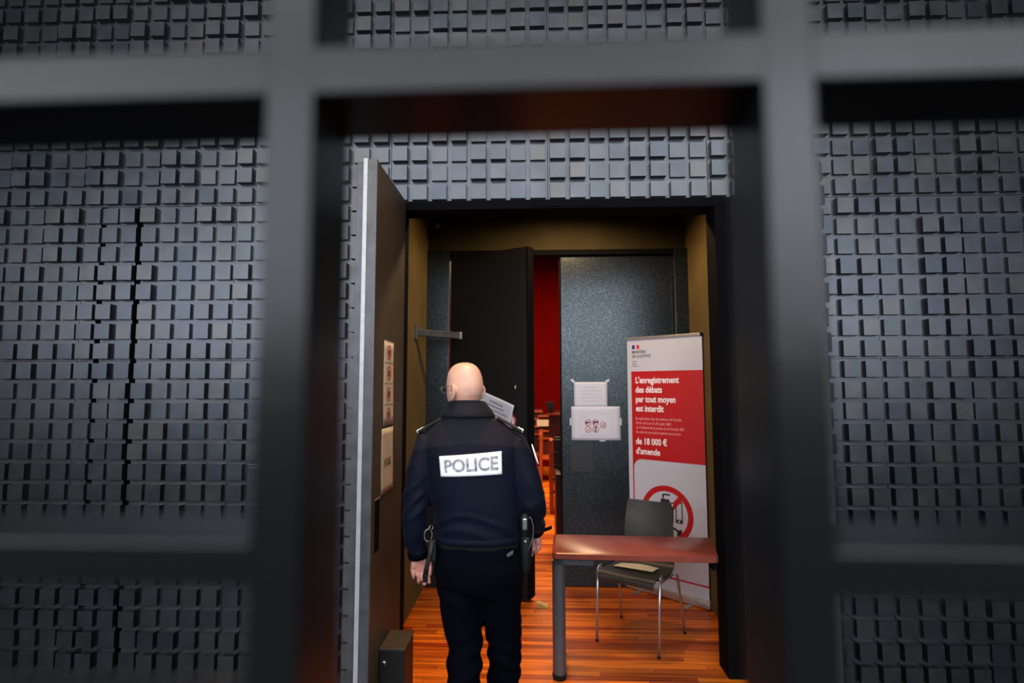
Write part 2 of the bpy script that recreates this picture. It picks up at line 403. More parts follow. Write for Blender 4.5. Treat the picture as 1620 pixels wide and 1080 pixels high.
missing = {(-10, 21), (-9, 21)}
for a in range(-26, 38):
    for j in range(-16, 22):
        x = X0+P*a; z = Z0-P*j
        if j >= -2 and x+CS > OPL-0.03 and x < OPR+0.03: continue
        if (a, j) in missing or z-CS < -0.12: continue
        if a in (-7, -6) and j in (11, 12): continue
        zz = max(z-CS, 0.0)
        if z <= 0.02: continue
        dx = -0.006 if a in (-15, -14) else 0.0
        cube(wall, x+dx, z, cube_depth(a, j))
wo = wall.build('wall_front', 'cubes'); tag(wo, kind='structure')
# backing panels: thin gaps between them are the visible panel joints
bp = MB(); g = 0.003
vseams_low = [-4.2, X0+P*-16-0.016, X0+P*-15-0.036, X0+P*-13-0.038, X0+P*-8-0.014, OPL-0.012]
zs = [0.0, Z0-P*6+0.015, OPT, 4.75]
def back(x0, x1, z0, z1): bp.box(x0+g/2, x1-g/2, YB, YB+0.04, z0+g/2, z1-g/2)
for (x0, x1) in zip(vseams_low, vseams_low[1:]):
    for z0, z1 in ((0, zs[1]), (zs[1], OPT)):
        xa, xb = x0, x1
        if abs(x1-vseams_low[3]) < 1e-6: xb = x1-0.006
        if abs(x0-vseams_low[3]) < 1e-6: xa = x0+0.032           # wide dark slot of the concealed door
        if abs(x0-vseams_low[2]) < 1e-6: xa = x0+0.034           # notched strip, built below
        back(xa, xb, z0, z1)
xs0 = vseams_low[2]
for j in range(-2, 22):                                           # notched strip: backing only beside each cube
    zt = Z0-P*j; zb = max(zt-CS, 0.0)
    if zt > 0.02: bp.box(xs0+0.001, xs0+0.034, YB, YB+0.04, zb, min(zt+0.002, OPT))
for (x0, x1) in ((OPR+0.012, X0+P*24-0.016), (X0+P*24-0.016, 3.9)):
    for z0, z1 in ((0, zs[1]), (zs[1], OPT)): back(x0, x1, z0, z1)
for (x0, x1) in ((-4.2, X0+P*-8-0.014), (X0+P*-8-0.014, X0+P*0-0.014), (X0+P*0-0.014, X0+P*8-0.014), (X0+P*8-0.014, X0+P*16-0.014), (X0+P*16-0.014, X0+P*24-0.016), (X0+P*24-0.016, 3.9)):
    for z0, z1 in ((OPT, 3.82), (3.82, 4.75)): back(x0, x1, z0, z1)
# plain recessed plate between the cubes beside the left bar
xh = X0+P*-7-0.005
bp.box(xh, xh+0.235, YB-0.012, YB, Z0-P*12-CS, Z0-P*11, 0.003)
bp.box(xh+0.02, xh+0.215, YB-0.016, YB-0.010, Z0-P*12-CS+0.02, Z0-P*11-0.02, 0.003)
b_o = bp.build('backing_panel', 'cubes', wo)
core = MB()
core.box(-4.3, OPL-0.01, YB+0.041, YB+0.25, 0, OPT); core.box(OPR+0.01, 4.0, YB+0.041, YB+0.25, 0, OPT); core.box(-4.3, 4.0, YB+0.041, YB+0.25, OPT, 4.8)
core.build('wall_core', 'void', wo)
sp_ = MB()
for a in (-10, -9):
    x = X0+P*a; sp_.tube([(x+0.045, YB-0.004, 0.035), (x+0.045, YB+0.001, 0.035)], [(0.032, 0.028), (0.034, 0.03)], 18, ref=V(0, 0, 1))
s_o = sp_.build('glue_spot', 'ochre', wo); tag(s_o, label='ochre glue spots where low cubes have come off')
xm = MB()   # chalk crosses scratched on two cubes
def scratch(px_, pz_, s, y):
    for sg in (-1, 1):
        xm.tube([(px_-s, y, pz_-sg*s), (px_+s, y, pz_+sg*s)], 0.0011, 5)
for j in (8, 9):
    a = 27; scratch(X0+P*a+0.055, Z0-P*j-0.05, 0.032, YB-cube_depth(a, j)-0.0008)
c_o = xm.build('chalk_cross', 'edge', wo); tag(c_o, label='faint scratched crosses on two cubes')

# ------------------------------------------------------------------ floors, vestibule, courtroom
f1 = MB(); f1.box(-0.93, 1.34, -0.02+3.0, 14.5, -0.06, 0.0)
f1.box(-0.5, 4.2, 5.0, 14.5, -0.06, 0.0-0.0005)
fo = f1.build('floor', 'planks'); tag(fo, kind='structure')
f2 = MB(); f2.box(-5, 5, -5, 2.98, -0.06, -0.002); f2.box(-5, -0.93, 2.98, 3.68, -0.06, -0.002); f2.box(1.34, 5, 2.98, 3.68, -0.06, -0.002)
fo2 = f2.build('floor_lobby', 'stone'); tag(fo2, kind='structure')

fr = MB()
fr.box(OPL-0.02, OPR+0.02, YB-0.035, YB+0.14, 2.79, OPT+0.0)           # lintel
fr.box(OPL-0.01, OPL+0.014, YB-0.03, YB+0.14, 0, 2.80); fr.box(OPR-0.045-0.05, OPR+0.01, YB-0.03, YB+0.14, 0, 2.80)
fr.box(-0.02, 0.42, YB-0.042, YB-0.036, 2.80, 2.812)
t_o = fr.build('trim_1', 'frame'); tag(t_o, kind='structure')
vl = MB(); vl.box(-1.0, -0.93, YB+0.14, 4.86, 0, 3.32); vlo = vl.build('wall_left', 'plaster'); tag(vlo, kind='structure')
vl2 = MB(); vl2.box(-0.932, -0.905, YB+0.14, 4.5, 0, 1.95)
vr = MB(); vr.box(1.34, 1.41, YB+0.14, 4.86, 0, 3.32); vro = vr.build('wall_right', 'plaster'); tag(vro, kind='structure')
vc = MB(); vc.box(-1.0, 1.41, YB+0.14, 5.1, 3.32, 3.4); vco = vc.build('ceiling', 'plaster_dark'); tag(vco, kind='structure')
vb = MB()
vb.box(-0.93, 1.34, 4.86, 5.0, 2.885, 3.32)
vb.box(-4.0, -0.93, 4.86, 5.0, 0, 4.6); vb.box(1.34, 4.5, 4.86, 5.0, 0, 4.6); vb.box(-0.93, 1.34, 4.90, 5.0, 3.4, 4.6)
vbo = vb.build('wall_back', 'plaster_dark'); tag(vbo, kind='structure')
fb = MB()
fb.box(-0.93, -0.735, 4.80, 5.0, 0, 2.885, 0.004); fb.box(1.225, 1.34, 4.80, 5.0, 0, 2.885, 0.004)
fbo = fb.build('trim_2', 'fleck'); tag(fbo, kind='structure')
fh_ = MB(); fh_.box(-0.735, 1.225, 4.83, 5.0, 2.84, 2.885); fho = fh_.build('trim_3', 'frame'); tag(fho, kind='structure')
# courtroom shell
cr = MB(); cr.box(-4.0, 4.5, 12.0, 12.1, 0, 4.6); cro = cr.build('wall_far', 'red'); tag(cro, kind='structure')
cl = MB(); cl.box(-4.1, -4.0, 5.0, 12.0, 0, 4.6); clo = cl.build('wall_courtroom_left', 'red'); tag(clo, kind='structure')
c2 = MB(); c2.box(4.4, 4.5, 5.0, 12.0, 0, 4.6); c2o = c2.build('wall_courtroom_right', 'red'); tag(c2o, kind='structure')
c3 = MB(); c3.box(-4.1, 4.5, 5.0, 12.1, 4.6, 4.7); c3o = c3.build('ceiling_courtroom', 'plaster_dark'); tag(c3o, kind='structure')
f3 = MB(); f3.box(-4.0, -0.5, 5.0, 12.1, -0.06, 0.0); f3o = f3.build('floor_courtroom', 'planks'); tag(f3o, kind='structure')

# ------------------------------------------------------------------ outer door leaves
def leafF(hx, hy, ang):
    c, s = math.cos(ang), math.sin(ang)
    return lambda p: V(hx+p.x*c-p.y*s, hy+p.x*s+p.y*c, p.z)
# left leaf: local x runs from hinge to free end, local y is thickness away from the opening
LL = 0.655
d1 = empty('door_1', (-0.80, 3.40, 0.0)); tag(d1, kind='structure')
# inner face is plane x=-0.79 in world; build in world coordinates relative to the empty
def W2(e): 
    L = e.location.copy()
    return lambda p: V(p.x, p.y, p.z)-L
def rot_local(e, ang):
    c, s = math.cos(ang), math.sin(ang)
    return lambda p: V(p.x*c-p.y*s, p.x*s+p.y*c, p.z)
m1 = MB(); m1.box(-0.062, 0.008, -0.645, -0.035, 0.02, 2.84, 0.002); m1.build('door_leaf', 'leaf', d1)
m1 = MB(); m1.box(-0.040, 0.0085, -0.668, -0.645, 0.02, 2.845, 0.002); m1.build('edge_profile', 'edge', d1)
m1 = MB(); m1.box(-0.062, -0.040, -0.672, -0.650, 0.02, 2.848, 0.002); m1.build('edge_seal', 'strip', d1)
m1 = MB(); m1.box(-0.10, -0.062, -0.655, -0.05, 0.02, 2.83, 0.002)
for j in range(-2, 20):
    for a in range(4):
        m1.box(-0.128, -0.10, -0.652+a*P, -0.652+a*P+CS, Z0-P*j-CS-0.0285, Z0-P*j-0.01)
m1.build('cube_cladding', 'edge', d1)
m1 = MB(); m1.box(0.0082, 0.0095, -0.60, -0.52, 0.86, 1.115); h = m1.build('recessed_pull', 'void', d1); tag(h, label='black recessed pull')
m1 = MB(); m1.box(0.0084, 0.011, -0.605, -0.515, 1.115, 1.121); m1.build('pull_lip', 'alu', h)

angR = math.atan2(2.75-3.39, 1.335-1.19)      # direction of right leaf from hinge
d2 = empty('door_2', (1.205, 3.40, 0.0), angR); tag(d2, kind='structure')
# local x = along leaf to free end, local y>0 = outward (to the right of travel is -y)
m1 = MB(); m1.box(0.03, 0.648, 0.0, 0.055, 0.02, 2.84, 0.002); m1.build('door_leaf', 'leaf_right', d2)
m1 = MB(); m1.box(0.648, 0.668, 0.0, 0.022, 0.02, 2.85, 0.002); m1.build('edge_profile', 'edge', d2)
m1 = MB(); m1.box(0.646, 0.660, 0.028, 0.095, 0.02, 2.835, 0.002); m1.build('edge_plate', 'edge', d2)
m1 = MB(); m1.box(0.03, 0.646, 0.055, 0.093, 0.02, 2.83, 0.002)
for j in range(-2, 20):
    for a in range(4):
        dd = 0.125+0.010*((j*5+a) % 2)
        m1.box(0.64-a*P-CS, 0.64-a*P, 0.093, dd, Z0-P*j-CS-0.01, Z0-P*j-0.01)
m1.build('cube_cladding', 'cubes', d2)
m1 = MB(); m1.box(0.100, 0.215, -0.004, 0.0, 1.27, 1.605, 0.001); h = m1.build('handle_plate', 'strip', d2); tag(h, label='pale grey pull plate')

# ------------------------------------------------------------------ inner door leaves
angB = math.atan2(4.45-4.80, -0.055+0.72)
d3 = empty('door_3', (-0.725, 4.84, 0.0), angB); tag(d3, kind='structure')
m1 = MB(); m1.box(0.0, 0.76, -0.0, 0.09, 0.012, 2.83, 0.002); m1.build('door_leaf', 'blackdoor', d3)
m1 = MB(); m1.box(0.76, 0.775, -0.002, 0.10, 0.03, 2.832, 0.002); m1.build('edge_profile', 'frame', d3)
m1 = MB(); m1.tube([(0.655, -0.006, 1.655), (0.655, -0.006, 1.69)], 0.008, 10); m1.build('lock_cylinder', 'steel', d3, True)
d4 = empty('door_4', (0.245, 4.86, 0.0)); tag(d4, kind='structure')
m1 = MB(); m1.box(0.0, 0.975, 0.0, 0.07, 0.006, 2.83, 0.002); m1.build('door_leaf', 'fleck', d4)
m1 = MB(); m1.box(-0.012, 0.0, -0.004, 0.06, 0.03, 2.83); m1.build('edge_profile', 'frame', d4)
m1 = MB(); m1.box(0.07, 0.265, -0.006, 0.0, 0.955, 1.18, 0.002); h = m1.build('lock_cover_plate', 'patchblack', d4); tag(h, label='square black cover plate')

# closer arm from the left wall
ca = empty('door_closer', (-0.93, 4.32, 2.11)); tag(ca, 'long dark grey door closer arm reaching across above the bald head', 'door closer')
dirv = V(0.66-0.35, 0.36, 0.02)
m1 = MB(); m1.box(0, 0.43, -0.02, 0.02, -0.026, 0.026, 0.003)
ang = math.atan2(0.30, 0.31)
m1.build('arm', 'edge', ca, F=lambda p: V(p.x*math.cos(ang)-p.y*math.sin(ang), p.x*math.sin(ang)+p.y*math.cos(ang), p.z))
m1 = MB(); m1.box(0.425, 0.445, -0.024, 0.024, -0.030, 0.030, 0.003); o = m1.build('end_cap', 'alu', ca, F=lambda p: V(p.x*math.cos(ang)-p.y*math.sin(ang), p.x*math.sin(ang)+p.y*math.cos(ang), p.z)); tag(o, label='pale metal end cap')
m1 = MB(); m1.box(-0.005, 0.02, -0.02, 0.02, -0.06, 0.06, 0.004); m1.build('wall_bracket', 'edge', ca)
# presence sensor
se = empty('presence_sensor', (-0.83, 4.80, 3.08)); tag(se, 'small box sensor mounted high above the inner doors', 'sensor')
m1 = MB(); m1.box(-0.04, 0.04, -0.07, 0.0, -0.045, 0.04, 0.006); m1.build('housing', 'blackdoor', se)
m1 = MB(); m1.box(-0.018, 0.018, -0.078, -0.068, -0.015, 0.02, 0.003); o = m1.build('lens', 'alu', se); tag(o, label='glinting lens')
m1 = MB(); m1.box(-0.01, 0.01, -0.01, 0.062, -0.02, 0.02); m1.build('mount', 'blackdoor', se)

# locked floor box at the foot of the left leaf
fb_ = empty('floor_box', (-0.720, 3.02, 0.0)); tag(fb_, 'black metal box with round lock at foot of the left outer leaf', 'box')
m1 = MB(); m1.box(-0.066, 0.062, -0.11, 0.10, 0.0, 0.352, 0.004); m1.build('housing', 'blackdoor', fb_)
m1 = MB(); m1.box(-0.067, 0.066, -0.113, 0.105, 0.352, 0.362, 0.003); m1.build('lid', 'leaf', fb_)
m1 = MB(); m1.tube([(-0.042, -0.118, 0.290), (-0.042, -0.108, 0.290)], 0.013, 18, ref=V(0, 0, 1)); h = m1.build('lock', 'steel', fb_, True)
m1 = MB(); m1.tube([(-0.042, -0.1195, 0.290), (-0.042, -0.1175, 0.290)], 0.006, 12, ref=V(0, 0, 1)); m1.build('keyhole', 'void', h)
# door wedge
dw = MB(); dw.prism([(0, 0), (0.085, 0), (0.085, 0.012), (0.0, 0.04)], 0.045)
o = dw.build('door_wedge', 'yellow'); o.location = (0.02, 4.40, 0.0); tag(o, 'yellowish wedge on the floor by the black inner leaf', 'door wedge')

# ------------------------------------------------------------------ papers
def sheet(name, label, O, ux, uv, w_, h_, m='white', curl=None, thick=0.0006, n=10, cat='notice', group=None):
    """paper sheet: O = top-left corner; ux, uv = unit vectors along width and down"""
    ux = Vector(ux).normalized(); uv = Vector(uv).normalized(); nn = ux.cross(uv).normalized()
    mb = MB(); rings = []
    def pt(i, k, off):
        u = i/n; v = k/n; c = curl(u, v) if curl else 0.0004*math.sin(u*5+v*3)
        return ux*(u*w_)+uv*(v*h_)+nn*(c+off)
    A = [[mb.bm.verts.new(pt(i, k, 0)) for k in range(n+1)] for i in range(n+1)]
    B = [[mb.bm.verts.new(pt(i, k, thick)) for k in range(n+1)] for i in range(n+1)]
    for i in range(n):
        for k in range(n):
            mb.bm.faces.new([A[i][k], A[i+1][k], A[i+1][k+1], A[i][k+1]]); mb.bm.faces.new([B[i][k], B[i][k+1], B[i+1][k+1], B[i+1][k]])
    for i in range(n):
        for k in (0, n):
            mb.bm.faces.new([A[i][k], A[i+1][k], B[i+1][k], B[i][k]]); mb.bm.faces.new([A[k][i], A[k][i+1], B[k][i+1], B[k][i]])
    e = empty(name, O); tag(e, label, cat, group)
    mb.build('sheet', m, e, True)
    # frame used for lettering: u right, v up from top-left, w out of the face (towards -nn or +nn chosen by caller)
    return e, ux, uv, nn
def FR(ux, uv, nn, side, curl=None, w_=1, h_=1, lift=0.0009):
    def F(u, v, w):
        c = curl(u/w_, -v/h_) if curl else 0
        return ux*u-uv*v+nn*(c+side*(lift+max(w, 0)))
    return F

# upper notice on the grey inner leaf
y4 = 4.855
pA, ux, uv, nn = sheet('paper_notice', 'white printed notice taped by its corners, upper one on the grey leaf', (0.352, y4, 1.722), (1, 0, 0.004), (0, 0, -1), 0.285, 0.215)
F = FR(ux, uv, nn, -1)
if (nn*-1).y > 0: F = FR(ux, uv, nn, 1)
L = Lettering()
for i, (t, wd) in enumerate((('LES TÉLÉPHONES', .018), ('PORTABLES, DE PRÉFÉRENCE', .018), ('ÉTEINTS, SONT EN SALLE', .018), ("D'AUDIENCE SANS CONSIGNE", .018), ('DE L’USAGE INTERDIT', .018))):
    L.line(t, 0.142, -0.052-i*0.029, 0.0165, 0.0, 'CENTER', 0.88, F)
L.build('lettering', 'ink_pale', pA)
for (a, b, an) in ((-0.012, 0.012, -0.7), (0.288, 0.010, 0.6)):
    c, s = math.cos(an), math.sin(an)
    tp = MB(); tp.box(-0.018, 0.018, -0.0012, -0.0002, -0.010, 0.010, F=lambda p, a=a, b=b, c=c, s=s: V(a+p.x*c-p.z*s, p.y-0.001, b+p.x*s+p.z*c)); tp.build('tape', 'tape', pA)
# lower notice with five prohibition signs
pB, ux, uv, nn = sheet('paper_notice', 'white landscape notice with five red prohibition signs on the grey leaf', (0.325, y4-0.0015, 1.512), (1, 0, 0.0), (0.01, 0, -1), 0.418, 0.288)
F = FR(ux, uv, nn, -1 if nn.y > 0 else 1)
L = Lettering()
fw, fh, fx, fy = 0.272, 0.19, 0.075, -0.055
for (x0, x1, z0, z1) in ((fx, fx+fw, fy, fy-.0022), (fx, fx+fw, fy-fh, fy-fh-.0022), (fx, fx+.0022, fy, fy-fh), (fx+fw, fx+fw+.0022, fy, fy-fh)):
    L.poly([(x0, z1), (x1, z1), (x1, z0), (x0, z0)], F)
L.line('Avis', fx+0.018, fy-0.036, 0.020, 0.0002, 'LEFT', 1, F)
L.build('printed_border', 'ink_pale', pB)
sig = [(0.143, -0.138), (0.206, -0.138), (0.143, -0.196), (0.206, -0.196), (0.272, -0.160)]
for i, (u, v) in enumerate(sig):
    L = Lettering(); K = Lettering()
    L.ring(u, v, 0.0225, 0.0275, F, 28)
    sg = 1 if i != 0 else -1
    if i > 1 or True:
        s2 = 0.0165; L.poly([(u-s2-.0015, v-s2+.0015), (u-s2+.0015, v-s2-.0015), (u+s2+.0015, v+s2-.0015), (u+s2-.0015, v+s2+.0015)], F, 0.0003, 0.0005)
    if i == 0:
        K.poly([(u-.024, v-.008), (u+.006, v-.008), (u+.006, v+.008), (u-.024, v+.008)], F); K.poly(circ(u+.012, v, .005, 12), F)
    if i == 1:
        K.poly([(u-.02, v-.004), (u+.022, v-.004), (u+.022, v+.012), (u-.02, v+.012)], F); K.poly([(u-.018, v-.012), (u-.01, v-.012), (u-.01, v-.004), (u-.018, v-.004)], F)
    if i == 3:
        K.poly(circ(u, v+.018, .008, 12), F); K.poly([(u-.004, v-.022), (u+.004, v-.022), (u+.006, v+.006), (u-.006, v+.006)], F)
    if i == 4:
        K.poly([(u-.014, v-.008), (u-.010, v-.012), (u+.010, v+.008), (u+.006, v+.012)], F); K.poly(circ(u+.009, v-.008, .006, 10), F)
    if i == 2: K.poly([(u-.002, v-.012), (u+.010, v-.012), (u+.010, v-.008), (u-.002, v-.008)], F)
    L.build('prohibition_sign', 'redink', pB); K.build('pictogram', 'ink', pB)
for (a, b) in ((-0.006, -0.13), (0.424, -0.13)): tp = MB(); tp.box(a-0.008, a+0.008, -0.0015, 0.0, b-0.03, b+0.03); tp.build('tape', 'tape', pB)
tp = MB(); tp.box(0.24, 0.29, -0.0015, 0, -0.298, -0.286); tp.build('tape', 'tape', pB)

# curled notice on the black leaf behind the officer, hanging off its tape
cu_ = lambda u, v: 0.035*(v**1.5)*(0.4+0.8*u)+0.010*math.sin(3*u)
dir3 = V(math.cos(angB), math.sin(angB), 0)
nd = V(-math.sin(angB), math.cos(angB), 0)      # into the leaf
Oc = V(-0.725, 4.84, 0)+dir3*0.36-nd*0.065+V(0, 0, 1.652)
tilt = -0.36
uxc = dir3*math.cos(tilt)+V(0, 0, 1)*math.sin(tilt); uvc = dir3*math.sin(tilt)*0.9-V(0, 0, 1)*math.cos(tilt)
pC, ux, uv, nn = sheet('paper_notice', 'curled white notice hanging askew behind the person’s right shoulder', Oc, uxc, uvc, 0.34, 0.195, curl=cu_)
sd = -1 if nn.dot(nd) > 0 else 1
F = FR(ux, uv, nn, sd, cu_, 0.34, 0.195, 0.0012)
L = Lettering()
for i, t in enumerate(('LES TÉLÉPHONES', 'PORTABLES DOIVENT', 'ÊTRE ÉTEINTS DANS LA SALLE', "D'AUDIENCE")):
    L.line(t, 0.17, -0.055-i*0.032, 0.018, 0.0003, 'CENTER', 0.95, F)
L.build('lettering', 'ink', pC)
# round prohibition sticker on the same leaf, lower
Os = V(-0.725, 4.84, 0)+dir3*0.60-nd*0.004+V(0, 0, 1.405)
stk = empty('round_sticker', Os); tag(stk, 'round sticker with red ring on the black leaf beside the right epaulette', 'sticker')
Fs = lambda u, v, w_: dir3*u+V(0, 0, 1)*v-nd*(0.0006+w_)
L = Lettering(); L.poly(circ(0, 0, 0.062, 32), Fs, -0.0004, 0.0); L.build('disc', 'white', stk)
L = Lettering(); L.ring(0, 0, 0.048, 0.062, Fs, 32, w0=0.0002, w1=0.0006)
L.poly([(-0.04, 0.034), (-0.034, 0.04), (0.04, -0.034), (0.034, -0.04)], Fs, 0.0002, 0.0005); L.build('prohibition_ring', 'redink', stk)
L = Lettering(); L.poly([(-.02, -.018), (.02, -.018), (.02, .012), (-.02, .012)], Fs, 0.0, 0.0003); L.build('pictogram', 'ink', stk)

# papers on the left outer leaf (face x=-0.79, seen at a raking angle)
xf = -0.7905+0.0
def leaf_sheet(y0, y1, z0, z1, label, m='warm_paper'):
    return sheet('paper_notice', label, (xf+0.0008, y0, z1), (0, 1, 0), (0, 0, -1), y1-y0, z1-z0, m, curl=lambda u, v: 0.0015*math.sin(4*v+u))
pD, ux, uv, nn = leaf_sheet(2.92, 3.125, 1.475, 1.93, 'tall strip of four red pictograms taped on the left outer leaf')
sgn = 1 if nn.x > 0 else -1
F = FR(ux, uv, nn, sgn, lift=0.0028)
for i in range(4):
    L = Lettering(); K = Lettering(); v = -0.06-i*0.113
    L.ring(0.10, v, 0.032, 0.040, F, 24); L.poly([(0.073, v+0.028), (0.078, v+0.031), (0.127, v-0.028), (0.122, v-0.031)], F, 0, 0.0005)
    K.poly([(0.083, v-0.014), (0.117, v-0.014), (0.117, v+0.014), (0.083, v+0.014)], F)
    L.build('prohibition_sign', 'redink', pD); K.build('pictogram', 'ink', pD)
    K = Lettering(); K.poly([(0.01, v+0.054), (0.195, v+0.054), (0.195, v+0.057), (0.01, v+0.057)], F); K.build('rule_line', 'ink', pD)
pE, ux, uv, nn = leaf_sheet(2.90, 3.14, 1.12, 1.462, 'plain notice with one bold line below the pictogram strip')
F = FR(ux, uv, nn, sgn, lift=0.0028)
L = Lettering(); L.line('ENTREE', 0.045, -0.20, 0.055, 0.0006, 'LEFT', 0.72, F); L.build('lettering', 'ink', pE)

# ------------------------------------------------------------------ ROLL-UP BANNER
B0 = V(0.77, 4.90, 0); B1 = V(1.32, 4.42, 0); bu = (B1-B0).normalized(); BW = 0.738
bn = V(bu.y, -bu.x, 0)                                            # facing the camera
if bn.y > 0: bn = -bn
ban = empty('rollup_banner', B0); tag(ban, 'white and red roll-up banner about recording debates standing behind the chair', 'banner')
bow = lambda u, v: 0.006*math.sin(PI*v/2.1)*math.sin(PI*u/BW)
def FB(u, v, w_=0): return bu*u+V(0, 0, v)+bn*(w_+bow(u, v))
mb = MB(); nu, nv = 6, 24
def grid(mb, u0, u1, v0, v1, w0, w1):
    A = [[mb.bm.verts.new(FB(u0+(u1-u0)*i/nu, v0+(v1-v0)*k/nv, w0)) for k in range(nv+1)] for i in range(nu+1)]
    Bq = [[mb.bm.verts.new(FB(u0+(u1-u0)*i/nu, v0+(v1-v0)*k/nv, w1)) for k in range(nv+1)] for i in range(nu+1)]
    for i in range(nu):
        for k in range(nv):
            mb.bm.faces.new([A[i][k], A[i+1][k], A[i+1][k+1], A[i][k+1]]); mb.bm.faces.new([Bq[i][k], Bq[i][k+1], Bq[i+1][k+1], Bq[i+1][k]])
    for i in range(nu):
        for k in (0, nv): mb.bm.faces.new([A[i][k], A[i+1][k], Bq[i+1][k], Bq[i][k]])
    for k in range(nv):
        for i in (0, nu): mb.bm.faces.new([A[i][k], A[i][k+1], Bq[i][k+1], Bq[i][k]])
grid(mb, 0.0, BW, 0.05, 2.085, -0.0006, 0.0); mb.build('fabric_sheet', 'banner', ban)
# red field with a rounded cut at its lower edge
def strip_poly(Lt, pts, w0, w1): Lt.poly(pts, FB, w0, w1)
L = Lettering()
RED0, RTOP, RR = 0.098, 1.812, BW-0.0
nst = 14
for k in range(nst):                                              # red field in horizontal strips so it follows the bow
    a = 1.075+(RTOP-1.075)*k/nst; b = 1.075+(RTOP-1.075)*(k+1)/nst
    for q in range(4):
        u0 = RED0+(RR-RED0)*q/4; u1 = RED0+(RR-RED0)*(q+1)/4
        L.poly([(u0, a), (u1, a), (u1, b), (u0, b)], FB, 0.0002, 0.0006)
for k in range(18):                                               # left line
    a = 0.165+(1.075-0.165)*k/18; b = 0.165+(1.075-0.165)*(k+1)/18; L.poly([(RED0, a), (RED0+0.012, a), (RED0+0.012, b), (RED0, b)], FB, 0.0002, 0.0006)
for q in range(8):
    u0 = RED0+(RR-RED0)*q/8; u1 = RED0+(RR-RED0)*(q+1)/8; L.poly([(u0, 0.155), (u1, 0.155), (u1, 0.168), (u0, 0.168)], FB, 0.0002, 0.0006)
# rounded corner fillet (radius .075) at the top-left of the lower white field
rc = 0.075; cx_, cv_ = RED0+0.012+rc, 1.075-rc
for k in range(10):
    t0 = PI/2+(PI/2)*k/10; t1 = PI/2+(PI/2)*(k+1)/10
    L.poly([(RED0+0.006, 1.076), (cx_+rc*math.cos(t1), cv_+rc*math.sin(t1)), (cx_+rc*math.cos(t0), cv_+rc*math.sin(t0))], FB, 0.0002, 0.0006)
L.ring(0.402, 0.655, 0.183, 0.228, FB, 60, w0=0.0008, w1=0.0012)
th = math.radians(49); c_, s_ = math.cos(th), math.sin(th); hw = 0.021
pp = []
for (l, t) in ((-0.2, -hw), (0.2, -hw), (0.2, hw), (-0.2, hw)): pp.append((0.402+l*c_-t*s_, 0.655+l*s_+t*c_))
L.poly(pp, FB, 0.0010, 0.0015)
L.build('red_print', 'banner_red', ban)
L = Lettering()
LBL = []
big = [("L'enregistrement", 1.712), ('des débats', 1.632), ('par tout moyen', 1.552), ('est interdit', 1.474)]
for t, v in big+[('de 18 000 €', 1.200), ("d'amende", 1.118)]:
    L = Lettering(); L.line(t, 0.138 if v > 1.3 else 0.133, v, 0.074, 0.0019, 'LEFT', 0.785, FB)
    for v_ in L.bm.verts: v_.co += bn*0.0012
    L.build('headline_lettering', 'ban_text', ban)
L = Lettering()
for i, t in enumerate(("En application des dispositions de l'article", '38 ter de la loi du 29 juillet 1881', "sur la liberté de la presse et de l'article 308", 'du code de procédure pénale sous peine')):
    L.line(t, 0.134, 1.404-i*0.0375, 0.031, 0.0003, 'LEFT', 0.80, FB)
for v_ in L.bm.verts: v_.co += bn*0.0012
L.build('small_lettering', 'ban_pink', ban)
L = Lettering()
L.line('MINISTÈRE', 0.108, 1.966, 0.033, 0.0006, 'LEFT', 0.85, FB)
for v_ in L.bm.verts: v_.co += bn*0.0006
L.build('ministry_lettering', 'ink', ban); L = Lettering(); L.line('DE LA JUSTICE', 0.108, 1.930, 0.033, 0.0006, 'LEFT', 0.85, FB)
for i, t in enumerate(('Liberté', 'Égalité', 'Fraternité')): L.line(t, 0.110, 1.892-i*0.020, 0.016, 0, 'LEFT', 0.95, FB)
def flush(name, m='ink', lift=0.0006):
    global L
    for v_ in L.bm.verts: v_.co += bn*lift
    L.build(name, m, ban); L = Lettering()
flush('ministry_lettering')
L.poly([(0.318, 0.742), (0.352, 0.742), (0.352, 0.775), (0.43, 0.775), (0.43, 0.795-0.04), (0.462, 0.755), (0.462, 0.60), (0.318, 0.60)], FB)
L.poly([(0.372, 0.775), (0.382, 0.775), (0.382, 0.805), (0.435, 0.805), (0.435, 0.818), (0.376, 0.818), (0.364, 0.805)], FB); flush('camera_pictogram')
for (a, b, c, d) in ((0.480, 0.489, 0.605, 0.765), (0.531, 0.540, 0.605, 0.765), (0.480, 0.540, 0.755, 0.768), (0.480, 0.540, 0.600, 0.628)): L.poly([(a, c), (b, c), (b, d), (a, d)], FB)
flush('phone_pictogram')
L.ring(0.455, 0.50, 0.045, 0.062, FB, 20, 0, PI*0.9); L.poly([(0.49, 0.47), (0.53, 0.47), (0.53, 0.555), (0.49, 0.54)], FB)
L.poly([(0.29, 0.46), (0.40, 0.46), (0.40, 0.55), (0.29, 0.55)], FB)
flush('headphones_pictogram')
L = Lettering(); L.poly([(0.110, 2.003), (0.136, 2.003), (0.136, 2.037), (0.110, 2.037)], FB, 0.0004, 0.0008); L.build('flag_blue_field', 'flagblue', ban)
L = Lettering(); L.poly([(0.154, 2.003), (0.180, 2.003), (0.180, 2.037), (0.154, 2.037)], FB, 0.0004, 0.0008); L.build('flag_red_field', 'flagred', ban)
L = Lettering(); L.poly(circ(0.448, 0.735, 0.012, 16), FB, 0.0010, 0.0013); L.build('camera_lens', 'ban_text', ban); L = Lettering(); L.poly(circ(0.51, 0.614, 0.007, 12), FB, 0.0010, 0.0013); L.build('phone_button', 'ban_text', ban)
mb = MB(); mb.box(-0.006, BW+0.006, -0.010, 0.010, 2.083, 2.105, 0.003, F=lambda p: bu*p.x+bn*p.y+V(0, 0, p.z)); mb.build('top_rail', 'alu', ban)
